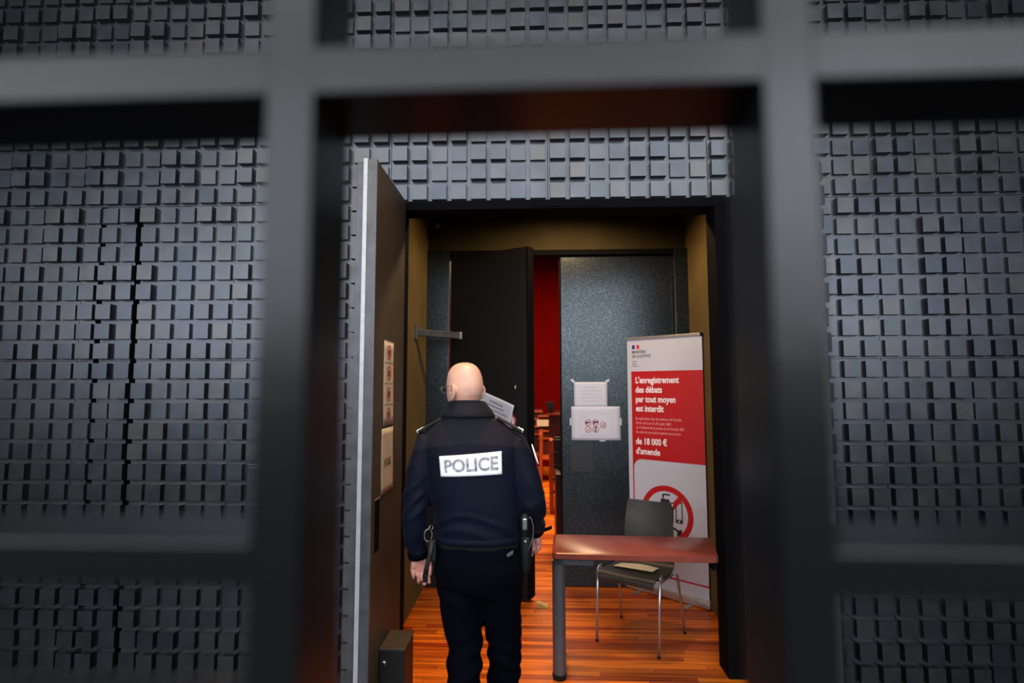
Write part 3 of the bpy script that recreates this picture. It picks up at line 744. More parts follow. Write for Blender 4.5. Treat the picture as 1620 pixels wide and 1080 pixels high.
mb = MB(); mb.box(-0.006, 0.012, -0.012, 0.012, 2.081, 2.107, 0.003, F=lambda p: bu*p.x+bn*p.y+V(0, 0, p.z)); mb.build('rail_end_cap', 'rubber', ban); mb = MB(); mb.box(BW-0.012, BW+0.006, -0.012, 0.012, 2.081, 2.107, 0.003, F=lambda p: bu*p.x+bn*p.y+V(0, 0, p.z)); mb.build('rail_end_cap', 'rubber', ban)
mb = MB(); mb.prism([(-0.012, 0.0)], 1) if False else None
mb.box(-0.015, BW+0.015, -0.045, 0.032, 0.006, 0.062, 0.012, F=lambda p: bu*p.x+bn*p.y+V(0, 0, p.z)); o = mb.build('base_cassette', 'alu', ban); smooth_angle(o)
for uu in (0.16, 0.60):
    mb = MB(); mb.box(uu-0.018, uu+0.018, 0.02, 0.12, 0.0, 0.009, 0.003, F=lambda p: bu*p.x+bn*p.y+V(0, 0, p.z)); mb.build('swivel_foot', 'chrome', ban)
mb = MB(); mb.tube([bu*0.37-bn*0.02+V(0, 0, 0.05), bu*0.37-bn*0.012+V(0, 0, 2.09)], 0.008, 10); mb.build('support_pole', 'alu', ban, True)

# ------------------------------------------------------------------ TABLE
tb = empty('table', (0.597, 3.435, 0.0), math.radians(-3.0)); tag(tb, 'reddish wooden table with thick grey tubular leg in the doorway', 'table')
hw_, hd = 0.484, 0.205
mb = MB()
def rrect(hw, hd, r, n=6):
    pts = []
    for (cx, cy, a0) in ((hw-r, hd-r, 0), (-hw+r, hd-r, PI/2), (-hw+r, -hd+r, PI), (hw-r, -hd+r, 3*PI/2)):
        rr = r
        for k in range(n+1): pts.append((cx+rr*math.cos(a0+PI/2*k/n), cy+rr*math.sin(a0+PI/2*k/n)))
    return pts
def slab(mb, pts, z0, z1, b=0.003):
    def ring(sc, z): return [V(x*(1-sc/hw_)+(0.035*y/hd-0.015 if x > 0 else 0), y*(1-sc/hd), z) for x, y in pts]
    mb.loft([ring(b, z0), ring(0, z0+b), ring(0, z1-b), ring(b, z1)])
slab(mb, rrect(hw_, hd, 0.025), 0.706, 0.740); o = mb.build('tabletop', 'tabletop', tb); smooth_angle(o, 40)
mb = MB(); mb.box(-0.472, -0.25, -0.14, -0.11, 0.655, 0.706, 0.003); mb.box(-0.472, -0.42, -0.14, 0.18, 0.655, 0.706, 0.003)
mb.box(-0.42, 0.45, 0.14, 0.17, 0.655, 0.706, 0.003)
mb.build('frame_rail', 'legmetal', tb)
for yy in (-0.085, 0.150):
    mb = MB(); mb.tube([(-0.450, yy, 0.03), (-0.450, yy, 0.665)], 0.038, 28); lg = mb.build('leg', 'legmetal', tb); smooth_angle(lg, 40)
    mb = MB(); mb.tube([(-0.450, yy, 0.0), (-0.450, yy, 0.022), (-0.450, yy, 0.032)], [0.036, 0.041, 0.041], 28); ft = mb.build('foot', 'rubber', lg); smooth_angle(ft, 40)
# the right end hangs on a bracket screwed to the frame
mb = MB(); mb.box(0.40, 0.47, 0.0, 0.10, 0.69, 0.706); mb.box(0.455, 0.475, 0.01, 0.09, 0.60, 0.70); mb.build('bracket', 'frame', tb)

# ------------------------------------------------------------------ CHAIR
ch = empty('chair', (0.70, 3.915, 0.0), math.radians(-32.5)); tag(ch, 'olive grey shell chair on thin steel legs behind the table', 'chair')
prof = [(-0.205, 0.405), (-0.213, 0.425), (-0.205, 0.447), (-0.175, 0.458), (-0.08, 0.448), (0.02, 0.437), (0.10, 0.436), (0.155, 0.447), (0.185, 0.475), (0.200, 0.52), (0.212, 0.58), (0.228, 0.68), (0.245, 0.78), (0.256, 0.86)]
hwid = [0.185, 0.19, 0.195, 0.20, 0.205, 0.205, 0.20, 0.195, 0.19, 0.185, 0.18, 0.178, 0.172, 0.160]
def resample(pr, wd, m=4):
    out = []
    for i in range(len(pr)-1):
        p0 = pr[max(i-1, 0)]; p1 = pr[i]; p2 = pr[i+1]; p3 = pr[min(i+2, len(pr)-1)]
        for k in range(m):
            t = k/m; f = lambda a, b, c, d: 0.5*((2*b)+(-a+c)*t+(2*a-5*b+4*c-d)*t*t+(-a+3*b-3*c+d)*t**3)
            out.append((f(p0[0], p1[0], p2[0], p3[0]), f(p0[1], p1[1], p2[1], p3[1]), wd[i]*(1-t)+wd[i+1]*t))
    out.append((pr[-1][0], pr[-1][1], wd[-1])); return out
rs = resample(prof, hwid)
def shell(mb, rs, th=0.011, nx=14):
    T, Bm = [], []
    for i, (y, z, wv) in enumerate(rs):
        a = rs[max(i-1, 0)]; b = rs[min(i+1, len(rs)-1)]; ty, tz = b[0]-a[0], b[1]-a[1]; l = math.hypot(ty, tz)
        ny, nz = -tz/l, ty/l
        back_ = max(0.0, min(1.0, (z-0.50)/0.2))
        rt_, rb = [], []
        for k in range(nx+1):
            s = -1+2*k/nx
            curve = 0.020*s*s*back_+0.006*s*s*(1-back_)
            x = wv*s; 
            rt_.append(mb.bm.verts.new(V(x, y+ny*curve, z+nz*curve))); rb.append(mb.bm.verts.new(V(x, y+ny*(curve-th), z+nz*(curve-th))))
        T.append(rt_); Bm.append(rb)
    for i in range(len(rs)-1):
        for k in range(nx):
            mb.bm.faces.new([T[i][k], T[i][k+1], T[i+1][k+1], T[i+1][k]]); mb.bm.faces.new([Bm[i][k], Bm[i+1][k], Bm[i+1][k+1], Bm[i][k+1]])
        for k in (0, nx): mb.bm.faces.new([T[i][k], T[i+1][k], Bm[i+1][k], Bm[i][k]])
    for i in (0, len(rs)-1):
        for k in range(nx): mb.bm.faces.new([T[i][k], T[i][k+1], Bm[i][k+1], Bm[i][k]])
ns = [i for i, r in enumerate(rs) if r[1] > 0.50 and r[0] > 0.15][0]
mb = MB(); shell(mb, rs[:ns+1]); o = mb.build('seat', 'shell', ch); smooth_angle(o, 50)
mb = MB(); shell(mb, rs[ns:]); o = mb.build('backrest', 'shell', ch); smooth_angle(o, 50)
R_ = 0.0085
for sx in (-1, 1):
    mb = MB(); mb.tube([(sx*0.212, -0.20, 0.0), (sx*0.214, -0.185, 0.25), (sx*0.216, -0.165, 0.46), (sx*0.214, -0.12, 0.475)], R_, 12, ref=V(1, 0, 0)); lg = mb.build('leg', 'chrome', ch, True)
    mb = MB(); mb.tube([(sx*0.212, -0.20, 0.0), (sx*0.212, -0.199, 0.012)], 0.0105, 12, ref=V(1, 0, 0)); mb.build('foot_cap', 'rubber', lg)
    mb = MB(); mb.tube([(sx*0.232, 0.245, 0.0), (sx*0.225, 0.21, 0.2), (sx*0.216, 0.165, 0.40), (sx*0.213, 0.12, 0.425)], R_, 12, ref=V(1, 0, 0)); lg = mb.build('leg', 'chrome', ch, True)
    mb = MB(); mb.tube([(sx*0.232, 0.245, 0.0), (sx*0.232, 0.243, 0.012)], 0.0105, 12, ref=V(1, 0, 0)); mb.build('foot_cap', 'rubber', lg)
    mb = MB(); mb.tube([(sx*0.214, -0.13, 0.470), (sx*0.205, -0.12, 0.430), (sx*0.19, 0.0, 0.415), (sx*0.205, 0.12, 0.422), (sx*0.213, 0.13, 0.424)], R_*0.9, 12, ref=V(1, 0, 0)); mb.build('side_rail', 'chrome', ch, True)
mb = MB(); mb.tube([(-0.205, -0.12, 0.430), (-0.1, -0.12, 0.426), (0.1, -0.12, 0.426), (0.205, -0.12, 0.430)], R_*0.9, 12); mb.build('cross_bar', 'chrome', ch, True)
# sheet lying on the seat
c, s = math.cos(math.radians(-32.5)), math.sin(math.radians(-32.5))
sxv = V(c, s, 0); syv = V(-s, c, 0)
Op = V(0.70, 3.915, 0)+sxv*(-0.15)+syv*(-0.06)+V(0, 0, 0.4615)
pS, ux, uv, nn = sheet('paper_sheet', 'loose cream paper lying on the seat of the chair', Op, sxv*1.0+syv*0.10, syv*1.0+V(0, 0, -0.06), 0.27, 0.13, 'cream', curl=lambda u, v: (-1)*(0.006*math.sin(5*u+2*v)*v), cat='paper')
# ------------------------------------------------------------------ courtroom furniture glimpsed through the gap
def pew(name, label, x, y, wd, h, n, m='pew', ds=0.45, rot=0, group='wooden benches in the courtroom'):
    e = empty(name, (x, y, 0), rot); tag(e, label, 'bench', group)
    mb = MB(); mb.box(0, 0.05, -ds, 0.0, 0, h*0.72, 0.004); mb.build('side_panel', m, e)
    mb = MB(); mb.box(wd-0.05, wd, -ds, 0.0, 0, h*0.72, 0.004); mb.build('side_panel', m, e)
    mb = MB(); mb.box(0, wd, 0, 0.03, 0.3*h, h, 0.004); mb.build('backrest', 'pew_dark', e)
    for k in range(n):
        z = h*(0.98-k*0.115); mb = MB(); mb.box(-0.012, wd, -0.035, -0.001, z-0.03, z, 0.003); mb.build('slat', m, e)
    mb = MB(); mb.box(0.05, wd-0.05, -ds+0.02, 0.0, 0.40, 0.44, 0.004); mb.build('seat', m, e)
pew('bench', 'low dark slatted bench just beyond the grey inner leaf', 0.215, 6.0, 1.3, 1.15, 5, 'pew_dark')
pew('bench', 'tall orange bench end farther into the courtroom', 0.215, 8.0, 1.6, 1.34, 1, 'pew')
pew('bench', 'farthest orange bench, below the red wall', 0.10, 10.4, 2.2, 1.18, 4, 'pew')
pew('bench', 'small bench left of the aisle by the far red wall', -0.95, 10.8, 1.12, 1.25, 4, 'pew')
mo = empty('monitor', (0.235, 7.98, 1.34)); tag(mo, 'small black screen standing on the tall orange bench', 'monitor')
mb = MB(); mb.box(-0.05, 0.06, -0.02, 0.02, 0.02, 0.13, 0.004); mb.build('screen', 'screen', mo)
mb = MB(); mb.box(-0.02, 0.04, -0.015, 0.015, 0.0, 0.05); mb.build('stand', 'screen', mo)
ds_ = MB(); ds_.box(0.0, 0.30, 0.0, 0.02, 0, 0.22, 0.003); o = ds_.build('desk_sign', 'flagred'); o.location = (0.30, 6.1, 1.40)
bpy.data.objects.remove(o)
pap = MB(); pap.box(0, 0.26, 0, 0.006, 0, 0.12); o = pap.build('posted_sheet', 'warm_paper'); o.location = (0.06, 10.355, 0.96); tag(o, 'pale sheet fixed on the farthest bench front', 'paper')

# ------------------------------------------------------------------ THE OFFICER
PC = V(-0.26, 2.5, 0)
per = empty('person', PC); tag(per, 'bald person in navy police jacket walking away through the doors', 'person')
LO = lambda p: Vector(p)-PC                    # world to person coordinates
tilt_head = Matrix.Rotation(math.radians(48), 3, 'Z') @ Matrix.Rotation(math.radians(-4), 3, 'X')
HC = LO((-0.310, 2.485, 1.672))
def g3(p, c, s): return math.exp(-sum(((p[i]-c[i])/s[i])**2 for i in range(3)))
def head_shape(u):
    x, y, z = u
    X, Y, Z = 0.0765*x, 0.0955*y, 0.1175*z
    if z > 0: wd = 1+0.16*z*z; X *= wd; Y *= wd; Z = 0.1175*(1-(1-z)**1.15)
    if z < 0:
        t = -z
        X *= 1-0.26*t**1.6
        if y < 0: Y *= 1-0.42*t**1.5
        Z *= 1.0
    if y > 0:
        Y *= 1-0.10*(1-min(1, abs(z)))           # flatter face
        Y -= 0.006
        if z < -0.2: Y += 0.012*(-z)
    if y < 0 and z > -0.3: Y *= 1.03
    p = (x, y, z)
    Y += 0.026*g3(p, (0, 0.98, -0.22), (0.13, 0.5, 0.16))+0.010*g3(p, (0, 1, 0.0), (0.12, 0.5, 0.2))   # nose
    Y += 0.006*g3(p, (0, 1, 0.18), (0.6, 0.5, 0.10))                                                     # brow
    for sx in (-1, 1):
        Y -= 0.010*g3(p, (sx*0.40, 0.95, 0.03), (0.17, 0.5, 0.11)); 
        Y += 0.004*g3(p, (sx*0.40, 0.95, 0.03), (0.08, 0.5, 0.05))                                       # eyeball
        Y += 0.004*g3(p, (sx*0.52, 0.85, -0.22), (0.2, 0.5, 0.15))
    Y += 0.006*g3(p, (0, 0.9, -0.52), (0.25, 0.6, 0.05))+0.006*g3(p, (0, 0.9, -0.64), (0.22, 0.6, 0.05)) # lips
    Y -= 0.004*g3(p, (0, 0.9, -0.58), (0.28, 0.6, 0.025))
    Y += 0.008*g3(p, (0, 0.7, -0.85), (0.3, 0.6, 0.12))
    return V(X, Y, Z)
bd = MB()
ret = bmesh.ops.create_uvsphere(bd.bm, u_segments=72, v_segments=56, radius=1)
for v in ret['verts']: v.co = HC+tilt_head@head_shape(v.co)
for sx in (-1, 1):                                                 # ears with a rim, lobe and hollow
    ec = V(sx*0.079, -0.018, -0.012)
    for k in range(10):
        pass
    rim = []
    for k in range(15):
        a = math.radians(-70+k*19.5); rim.append(HC+tilt_head@(ec+V(sx*(0.006+0.006*math.sin(max(0, a))), -0.018*math.sin(a)*1.0-0.002, 0.031*math.cos(a)-0.001)))
    bd.tube(rim, [0.0035]+[0.0045]*13+[0.004], 8, ref=V(1, 0.2, 0))
    bd.sphere(HC+tilt_head@(ec+V(0, -0.004, 0)), (1, 1, 1), 12, F=lambda p, sx=sx: tilt_head@V(p.x*0.006, p.y*0.014, p.z*0.026))
    bd.sphere(HC+tilt_head@(ec+V(sx*0.002, 0.004, -0.028)), (1, 1, 1), 10, F=lambda p: tilt_head@V(p.x*0.005, p.y*0.008, p.z*0.010))
    bd.sphere(HC+tilt_head@(ec+V(sx*0.002, 0.013, -0.008)), (1, 1, 1), 8, F=lambda p: tilt_head@V(p.x*0.005, p.y*0.005, p.z*0.008))
# neck, torso, arms and legs beneath the clothes
bd.tube([HC+V(0.006, 0.012, 0.01), LO((-0.297, 2.492, 1.60)), LO((-0.29, 2.492, 1.54)), LO((-0.282, 2.495, 1.46))], [(0.058, 0.064), (0.060, 0.062), (0.062, 0.064), (0.085, 0.07)], 24)
bd.tube([HC+V(0.004, -0.030, -0.035), LO((-0.292, 2.452, 1.575)), LO((-0.288, 2.455, 1.52))], [(0.045, 0.036), (0.052, 0.034), (0.055, 0.03)], 20)
bd.tube([LO((-0.28, 2.50, 1.50)), LO((-0.28, 2.50, 1.44)), LO((-0.27, 2.50, 1.30)), LO((-0.255, 2.5, 1.10)), LO((-0.245, 2.5, 0.98)), LO((-0.24, 2.5, 0.82))],
        [(0.09, 0.06), (0.165, 0.085), (0.175, 0.10), (0.155, 0.10), (0.165, 0.10), (0.13, 0.09)], 28)
ARM = {-1: [(-0.462, 2.50, 1.437), (-0.505, 2.485, 1.28), (-0.522, 2.470, 1.165), (-0.522, 2.490, 1.06), (-0.510, 2.52, 0.945)],
        1: [(-0.088, 2.50, 1.420), (-0.035, 2.485, 1.29), (-0.006, 2.480, 1.185), (0.002, 2.54, 1.105), (0.002, 2.62, 1.03)]}
for sd_ in (-1, 1):
    bd.tube([LO(p) for p in ARM[sd_]], [0.052, 0.045, 0.038, 0.036, (0.027, 0.022)], 18)
# legs
LEG = {-1: [(-0.320, 2.50, 0.88), (-0.312, 2.50, 0.70), (-0.297, 2.47, 0.50), (-0.285, 2.36, 0.30), (-0.278, 2.22, 0.155)],
        1: [(-0.155, 2.50, 0.88), (-0.145, 2.53, 0.70), (-0.137, 2.57, 0.50), (-0.137, 2.62, 0.28), (-0.137, 2.66, 0.10)]}
for sd_ in (-1, 1):
    bd.tube([LO(p) for p in LEG[sd_]], [0.075, 0.068, 0.052, 0.045, 0.034], 18)
def finger(base, dirn, palm, lens, rads, curls):
    """curl towards the palm normal; returns centre line"""
    p = Vector(base); d = Vector(dirn).normalized(); pts = [p.copy()]
    axis = d.cross(palm).normalized()
    for L_, cdeg in zip(lens, curls):
        d = Matrix.Rotation(math.radians(cdeg), 3, axis) @ d
        p = p+d*(L_*0.5); pts.append(p.copy()); p = p+d*(L_*0.5); pts.append(p.copy())
    return pts
def hand(wrist, down, palm, thumb, sc=1.0, curl=1.0):
    down = Vector(down).normalized(); palm = (Vector(palm)-down*Vector(palm).dot(down)).normalized(); th = Vector(thumb); th = (th-down*th.dot(down)-palm*th.dot(palm)).normalized()
    w_ = Vector(wrist)
    sec = [(0.0, 0.027, 0.021), (0.02, 0.031, 0.020), (0.045, 0.039, 0.018), (0.07, 0.043, 0.016), (0.092, 0.042, 0.013), (0.098, 0.038, 0.010)]
    bd.loft([[w_+down*(t*sc)+th*(a*sc*math.cos(2*PI*k/24))+palm*(b*sc*math.sin(2*PI*k/24)) for k in range(24)] for t, a, b in sec])
    # thenar and hypothenar pads
    bd.sphere(w_+down*0.036*sc+th*0.022*sc+palm*0.010*sc, 0.0175*sc, 14); bd.sphere(w_+down*0.050*sc-th*0.024*sc+palm*0.008*sc, (0.014*sc, 0.014*sc, 0.02*sc), 14)
    specs = [(0.0300, 0.086, (0.042, 0.025, 0.021), 0.0088), (0.0100, 0.091, (0.046, 0.029, 0.022), 0.0092), (-0.0105, 0.089, (0.042, 0.027, 0.022), 0.0086), (-0.0300, 0.082, (0.033, 0.021, 0.019), 0.0076)]
    for i, (o_, t, ls, r) in enumerate(specs):
        cl = (28+5*i)*curl, (40+4*i)*curl, (30+2*i)*curl
        pts = finger(w_+down*(t-0.012)*sc+th*o_*sc, down+th*o_*2.0, palm, [l*sc for l in ls], None, cl)
        rr = [r*1.02, r*1.0, r*1.04, r*0.94, r*0.98, r*0.88, r*0.70][:len(pts)]
        bd.tube(pts, [q*sc for q in rr], 12, ref=th)
        bd.sphere(pts[-1], r*0.72*sc, 10)
        for q in (2, 4): bd.sphere(pts[q], r*1.03*sc, 10)
    tp_ = [w_+down*0.022*sc+th*0.024*sc+palm*0.004*sc]
    d_ = (down*0.75+th*0.55+palm*0.35).normalized()
    tp_.append(tp_[0]+d_*0.030*sc); d2_ = (down*0.92+th*0.10+palm*0.45).normalized(); tp_.append(tp_[1]+d2_*0.030*sc); d3_ = (down*0.9-th*0.22+palm*0.5).normalized(); tp_.append(tp_[2]+d3_*0.024*sc)
    bd.tube(tp_, [0.013*sc, 0.0115*sc, 0.0105*sc, 0.0080*sc], 12, ref=palm); bd.sphere(tp_[-1], 0.0082*sc, 10); bd.sphere(tp_[1], 0.0118*sc, 10); bd.sphere(tp_[2], 0.0106*sc, 10)
hand(LO((-0.512, 2.520, 0.952)), (0.10, 0.0, -1), (0.25, -1, 0), (1, 0.25, 0), 1.0, 1.0)
hand(LO((0.004, 2.625, 1.030)), (-0.14, 0.10, -1), (-0.35, -1, 0), (-1, 0.35, 0), 0.98, 1.05)
body = remesh_build(bd, 'body', 'skin', 0.0032, per, smooth_iter=2)

# ---- clothing
def fold(p, fr, amp, seed=0.0):
    return amp*noise.noise(V(p.x*fr[0]+seed, p.y*fr[1], p.z*fr[2]))
jk = MB()
jr = [  # z, cx, cy, rx, ry
    (1.020, -0.243, 2.500, 0.180, 0.122), (1.034, -0.243, 2.500, 0.188, 0.128), (1.060, -0.244, 2.500, 0.193, 0.133), (1.10, -0.247, 2.500, 0.197, 0.138), (1.16, -0.251, 2.500, 0.198, 0.138), (1.24, -0.258, 2.498, 0.206, 0.136),
    (1.32, -0.266, 2.497, 0.214, 0.132), (1.38, -0.272, 2.497, 0.222, 0.126), (1.42, -0.276, 2.498, 0.226, 0.120), (1.455, -0.279, 2.498, 0.220, 0.110), (1.485, -0.282, 2.496, 0.196, 0.100), (1.515, -0.285, 2.494, 0.160, 0.092), (1.545, -0.288, 2.490, 0.122, 0.086), (1.566, -0.290, 2.488, 0.098, 0.080)]
def sup(c, rx, ry, z, n=48, e=0.86):
    out = []
    for k in range(n):
        a = 2*PI*k/n; ca, sa = math.cos(a), math.sin(a)
        out.append(LO((c[0]+rx*math.copysign(abs(ca)**e, ca), c[1]+ry*math.copysign(abs(sa)**e, sa), z)))
    return out
jk.loft([sup((cx, cy_), rx, ry, z) for z, cx, cy_, rx, ry in jr])
SLV = {-1: [(-0.405, 2.498, 1.452), (-0.462, 2.497, 1.437), (-0.490, 2.490, 1.34), (-0.506, 2.482, 1.26), (-0.517, 2.472, 1.17), (-0.520, 2.480, 1.08), (-0.518, 2.500, 0.99), (-0.513, 2.515, 0.945)],
        1: [(-0.150, 2.498, 1.452), (-0.092, 2.497, 1.420), (-0.058, 2.490, 1.34), (-0.030, 2.482, 1.26), (-0.010, 2.478, 1.185), (0.000, 2.52, 1.125), (0.002, 2.58, 1.065), (0.003, 2.612, 1.035)]}
for sd_ in (-1, 1):
    jk.tube([LO(p) for p in SLV[sd_]], [(0.050, 0.058), (0.066, 0.070), (0.066, 0.070), (0.062, 0.066), (0.059, 0.062), (0.055, 0.058), (0.048, 0.050), (0.043, 0.043)], 28)
def ridge(p, sc, k=1.0): return 1-2*abs(noise.noise(V(p.x*sc[0], p.y*sc[1], p.z*sc[2])))*k
def jdisp(p, n):
    z = p.z
    arm = min(1.0, max(0.0, (abs(p.x)-0.20)/0.04))
    low = max(0.0, min(1.0, (1.26-z)/0.16))
    q = V(p.x, p.y, z+0.25*p.x*p.x*6+0.06*noise.noise(V(p.x*4, p.y*3, z*3)))
    d = (1-arm)*low*0.010*(ridge(q, (2.6, 3, 17))-0.55)
    d += (1-arm)*0.004*noise.noise(V(p.x*8, p.y*6, z*6))
    sg = 1 if p.x > 0 else -1
    q2 = V(p.x, p.y, z+sg*p.x*0.9+0.05*noise.noise(V(p.x*5, p.y*5, z*4)))
    d += arm*0.011*(ridge(q2, (5, 5, 12))-0.6)*(0.35+0.65*max(0, min(1, (1.36-z)/0.1)))
    return d
jacket = remesh_build(jk, 'jacket', 'jacket', 0.0062, per, jdisp, 3)
# waistband, cuffs
mb = MB(); mb.loft([sup((-0.243, 2.5), 0.190+d, 0.130+d, z) for z, d in ((1.012, -0.006), (1.014, 0.002), (1.042, 0.004), (1.046, -0.004))]); mb.build('waistband', 'jacket', jacket, True)
for sd_ in (-1, 1):
    p1 = LO(SLV[sd_][-1]); dr = (LO(SLV[sd_][-1])-LO(SLV[sd_][-2])).normalized()
    mb = MB(); mb.tube([p1-dr*0.022, p1-dr*0.018, p1+dr*0.008, p1+dr*0.010], [0.040, 0.0465, 0.0455, 0.036], 24); mb.build('cuff', 'trousers', jacket, True)
    if sd_ > 0:
        mb = MB(); mb.box(-0.002, 0.050, -0.012, 0.012, -0.006, 0.006, 0.003, F=lambda p: p1+V(0.028+p.x, -0.025+p.y, -0.006+p.z+p.x*0.35)); mb.build('cuff_tab', 'trousers', jacket)
# standing collar, open at the front, folded over at the top
co = MB(); rings = []
def coll(a, z, r1, r2, cx, cyv): return LO((cx+r1*math.sin(a), cyv-r2*math.cos(a), z))
sections = [(1.552, 0.120, 0.100, 0), (1.556, 0.121, 0.102, 0), (1.575, 0.112, 0.094, 0), (1.600, 0.098, 0.084, 0), (1.618, 0.086, 0.075, 0), (1.624, 0.081, 0.070, 0), (1.616, 0.075, 0.065, 0), (1.585, 0.079, 0.067, 0), (1.545, 0.086, 0.070, 0)]
N = 40
for k in range(N+1):
    a = -2.45+4.9*k/N; dip = 0.022*(abs(a)/2.45)**2
    rings.append([coll(a, z-dip*(1 if z > 1.58 else 0.3), r1, r2, -0.290+(z-1.53)*-0.05, 2.480) for z, r1, r2, _ in sections])
co.loft(rings); o = co.build('collar', 'jacket', jacket); smooth_angle(o, 60)
# epaulettes with white chevrons
for sd_, a0, a1 in ((-1, LO((-0.405, 2.480, 1.545)), LO((-0.500, 2.480, 1.490))), (1, LO((-0.160, 2.480, 1.547)), LO((-0.060, 2.480, 1.492)))):
    d_ = (a1-a0); L_ = d_.length; d_.normalize(); nrm = V(0, 0, 1)-d_*d_.z; nrm.normalize(); wv = d_.cross(nrm)
    F_ = lambda p, a0=a0, d_=d_, nrm=nrm, wv=wv: a0+d_*p.x+wv*p.y+nrm*p.z
    mb = MB(); mb.box(0, L_+0.012, -0.026, 0.026, -0.006, 0.005, 0.003, F=F_); ep = mb.build('epaulette', 'leather', jacket)
    mb = MB()
    for q in (0, 1): mb.box(L_-0.012+q*0.010, L_-0.006+q*0.010, -0.024, 0.024, 0.005, 0.008, F=F_)
    mb.box(L_+0.006, L_+0.0135, -0.024, 0.024, -0.004, 0.008, F=F_)
    o = mb.build('rank_chevron', 'patch', ep); tag(o, label='white rank chevrons')
# back patch following the curve of the back
def back_y(x, z):      # world x,z -> y of jacket surface at the back
    best = None
    for (za, ca, ya, ra, rb), (zb, cb, yb, rc_, rd) in zip(jr, jr[1:]):
        if za <= z <= zb:
            t = (z-za)/(zb-za); cx = ca+(cb-ca)*t; cyy = ya+(yb-ya)*t; rx = ra+(rc_-ra)*t; ry = rb+(rd-rb)*t
            s_ = min(0.999, abs((x-cx)/rx)); c_ = s_**(1/0.86); return cyy-ry*(math.sqrt(max(0, 1-c_*c_)))**0.86
    return 2.38
PT = [(-0.423, 1.371), (-0.144, 1.394), (-0.141, 1.295), (-0.414, 1.283)]     # corners, corrected below to the back's own depth
k_ = 2.37/2.5
PT = [(x*k_, EYE+(z-EYE)*k_) for x, z in PT]
def patch_pt(u, v, w_):     # u 0..1 left-right, v 0..1 bottom-top
    tl, tr, br_, bl = PT
    x = (bl[0]*(1-u)+br_[0]*u)*(1-v)+(tl[0]*(1-u)+tr[0]*u)*v; z = (bl[1]*(1-u)+br_[1]*u)*(1-v)+(tl[1]*(1-u)+tr[1]*u)*v
    return LO((x, back_y(x, z)-0.0085-w_, z))
mb = MB(); nu_, nv_ = 24, 8
A = [[mb.bm.verts.new(patch_pt(i/nu_, k/nv_, 0.002)) for k in range(nv_+1)] for i in range(nu_+1)]
Bq = [[mb.bm.verts.new(patch_pt(i/nu_, k/nv_, -0.009)) for k in range(nv_+1)] for i in range(nu_+1)]
for i in range(nu_):
    for k in range(nv_):
        mb.bm.faces.new([A[i][k], A[i+1][k], A[i+1][k+1], A[i][k+1]]); mb.bm.faces.new([Bq[i][k], Bq[i][k+1], Bq[i+1][k+1], Bq[i+1][k]])
for i in range(nu_):
    for k in (0, nv_): mb.bm.faces.new([A[i][k], A[i+1][k], Bq[i+1][k], Bq[i][k]])
for k in range(nv_):
    for i in (0, nu_): mb.bm.faces.new([A[i][k], A[i][k+1], Bq[i][k+1], Bq[i][k]])
pt_o = mb.build('back_patch', 'patch', jacket, True); tag(pt_o, label='white reflective patch reading POLICE')
me = text_mesh('POLICE', 1.0, 0.034, 'LEFT', 0.0)
xsn = [v.co.x for v in me.vertices]; ysn = [v.co.y for v in me.vertices]; xa, xb, ya, yb = min(xsn), max(xsn), min(ysn), max(ysn)
bm = bmesh.new(); bm.from_mesh(me); bmesh.ops.subdivide_edges(bm, edges=[e for e in bm.edges if e.calc_length() > 0.12], cuts=3); bmesh.ops.triangulate(bm, faces=bm.faces)
for v in bm.verts: v.co = patch_pt(0.075+0.87*(v.co.x-xa)/(xb-xa), 0.19+0.64*(v.co.y-ya)/(yb-ya), 0.0032)
me2 = bpy.data.meshes.new('lettering'); bm.to_mesh(me2); bm.free(); lo_ = link('lettering', me2, 'patch_ink', pt_o); tag(lo_, label='worn grey POLICE lettering')
# round sleeve badge, seen edge-on
mb = MB(); pts = []
for k in range(28):
    a = 2*PI*k/28; pts.append(LO((0.0, 2.485, 1.385))+V(0.004, 0, 0)+V(-0.33*0.04*math.sin(a)+0.002, 0.036*math.cos(a), 0.042*math.sin(a)))
mb.tube(pts, 0.0025, 8, closed=True, ref=V(1, 0, 0)); bd_ = mb.build('sleeve_badge', 'patch', jacket, True); tag(bd_, label='white-rimmed round sleeve badge')
mb = MB(); mb.loft([[LO((0.006, 2.485, 1.385))+V(-0.33*r*math.sin(2*PI*k/28)-(0.0 if r < .03 else 0.001), r*0.9*math.cos(2*PI*k/28), r*math.sin(2*PI*k/28)) for k in range(28)] for r in (0.041, 0.002)]); mb.build('badge_field', 'flagblue', bd_)

# trousers
tr = MB()
hipz = [(1.06, 0.165, 0.112, 0), (1.02, 0.180, 0.122, 0), (0.97, 0.190, 0.132, -0.006), (0.91, 0.196, 0.140, -0.012), (0.86, 0.194, 0.138, -0.010), (0.82, 0.184, 0.122, -0.004), (0.78, 0.165, 0.10, 0.0)]
tr.loft([sup((-0.240, 2.5+dy), rx, ry, z) for z, rx, ry, dy in hipz])
TL = {-1: [(-0.328, 2.498, 0.90), (-0.325, 2.495, 0.80), (-0.314, 2.490, 0.70), (-0.304, 2.48, 0.62), (-0.297, 2.465, 0.545), (-0.296, 2.44, 0.48), (-0.287, 2.40, 0.40), (-0.284, 2.33, 0.30), (-0.280, 2.26, 0.20)],
       1: [(-0.150, 2.498, 0.90), (-0.147, 2.510, 0.80), (-0.146, 2.525, 0.70), (-0.136, 2.545, 0.62), (-0.134, 2.560, 0.53), (-0.137, 2.58, 0.45), (-0.137, 2.60, 0.36), (-0.137, 2.63, 0.24), (-0.137, 2.65, 0.15)]}
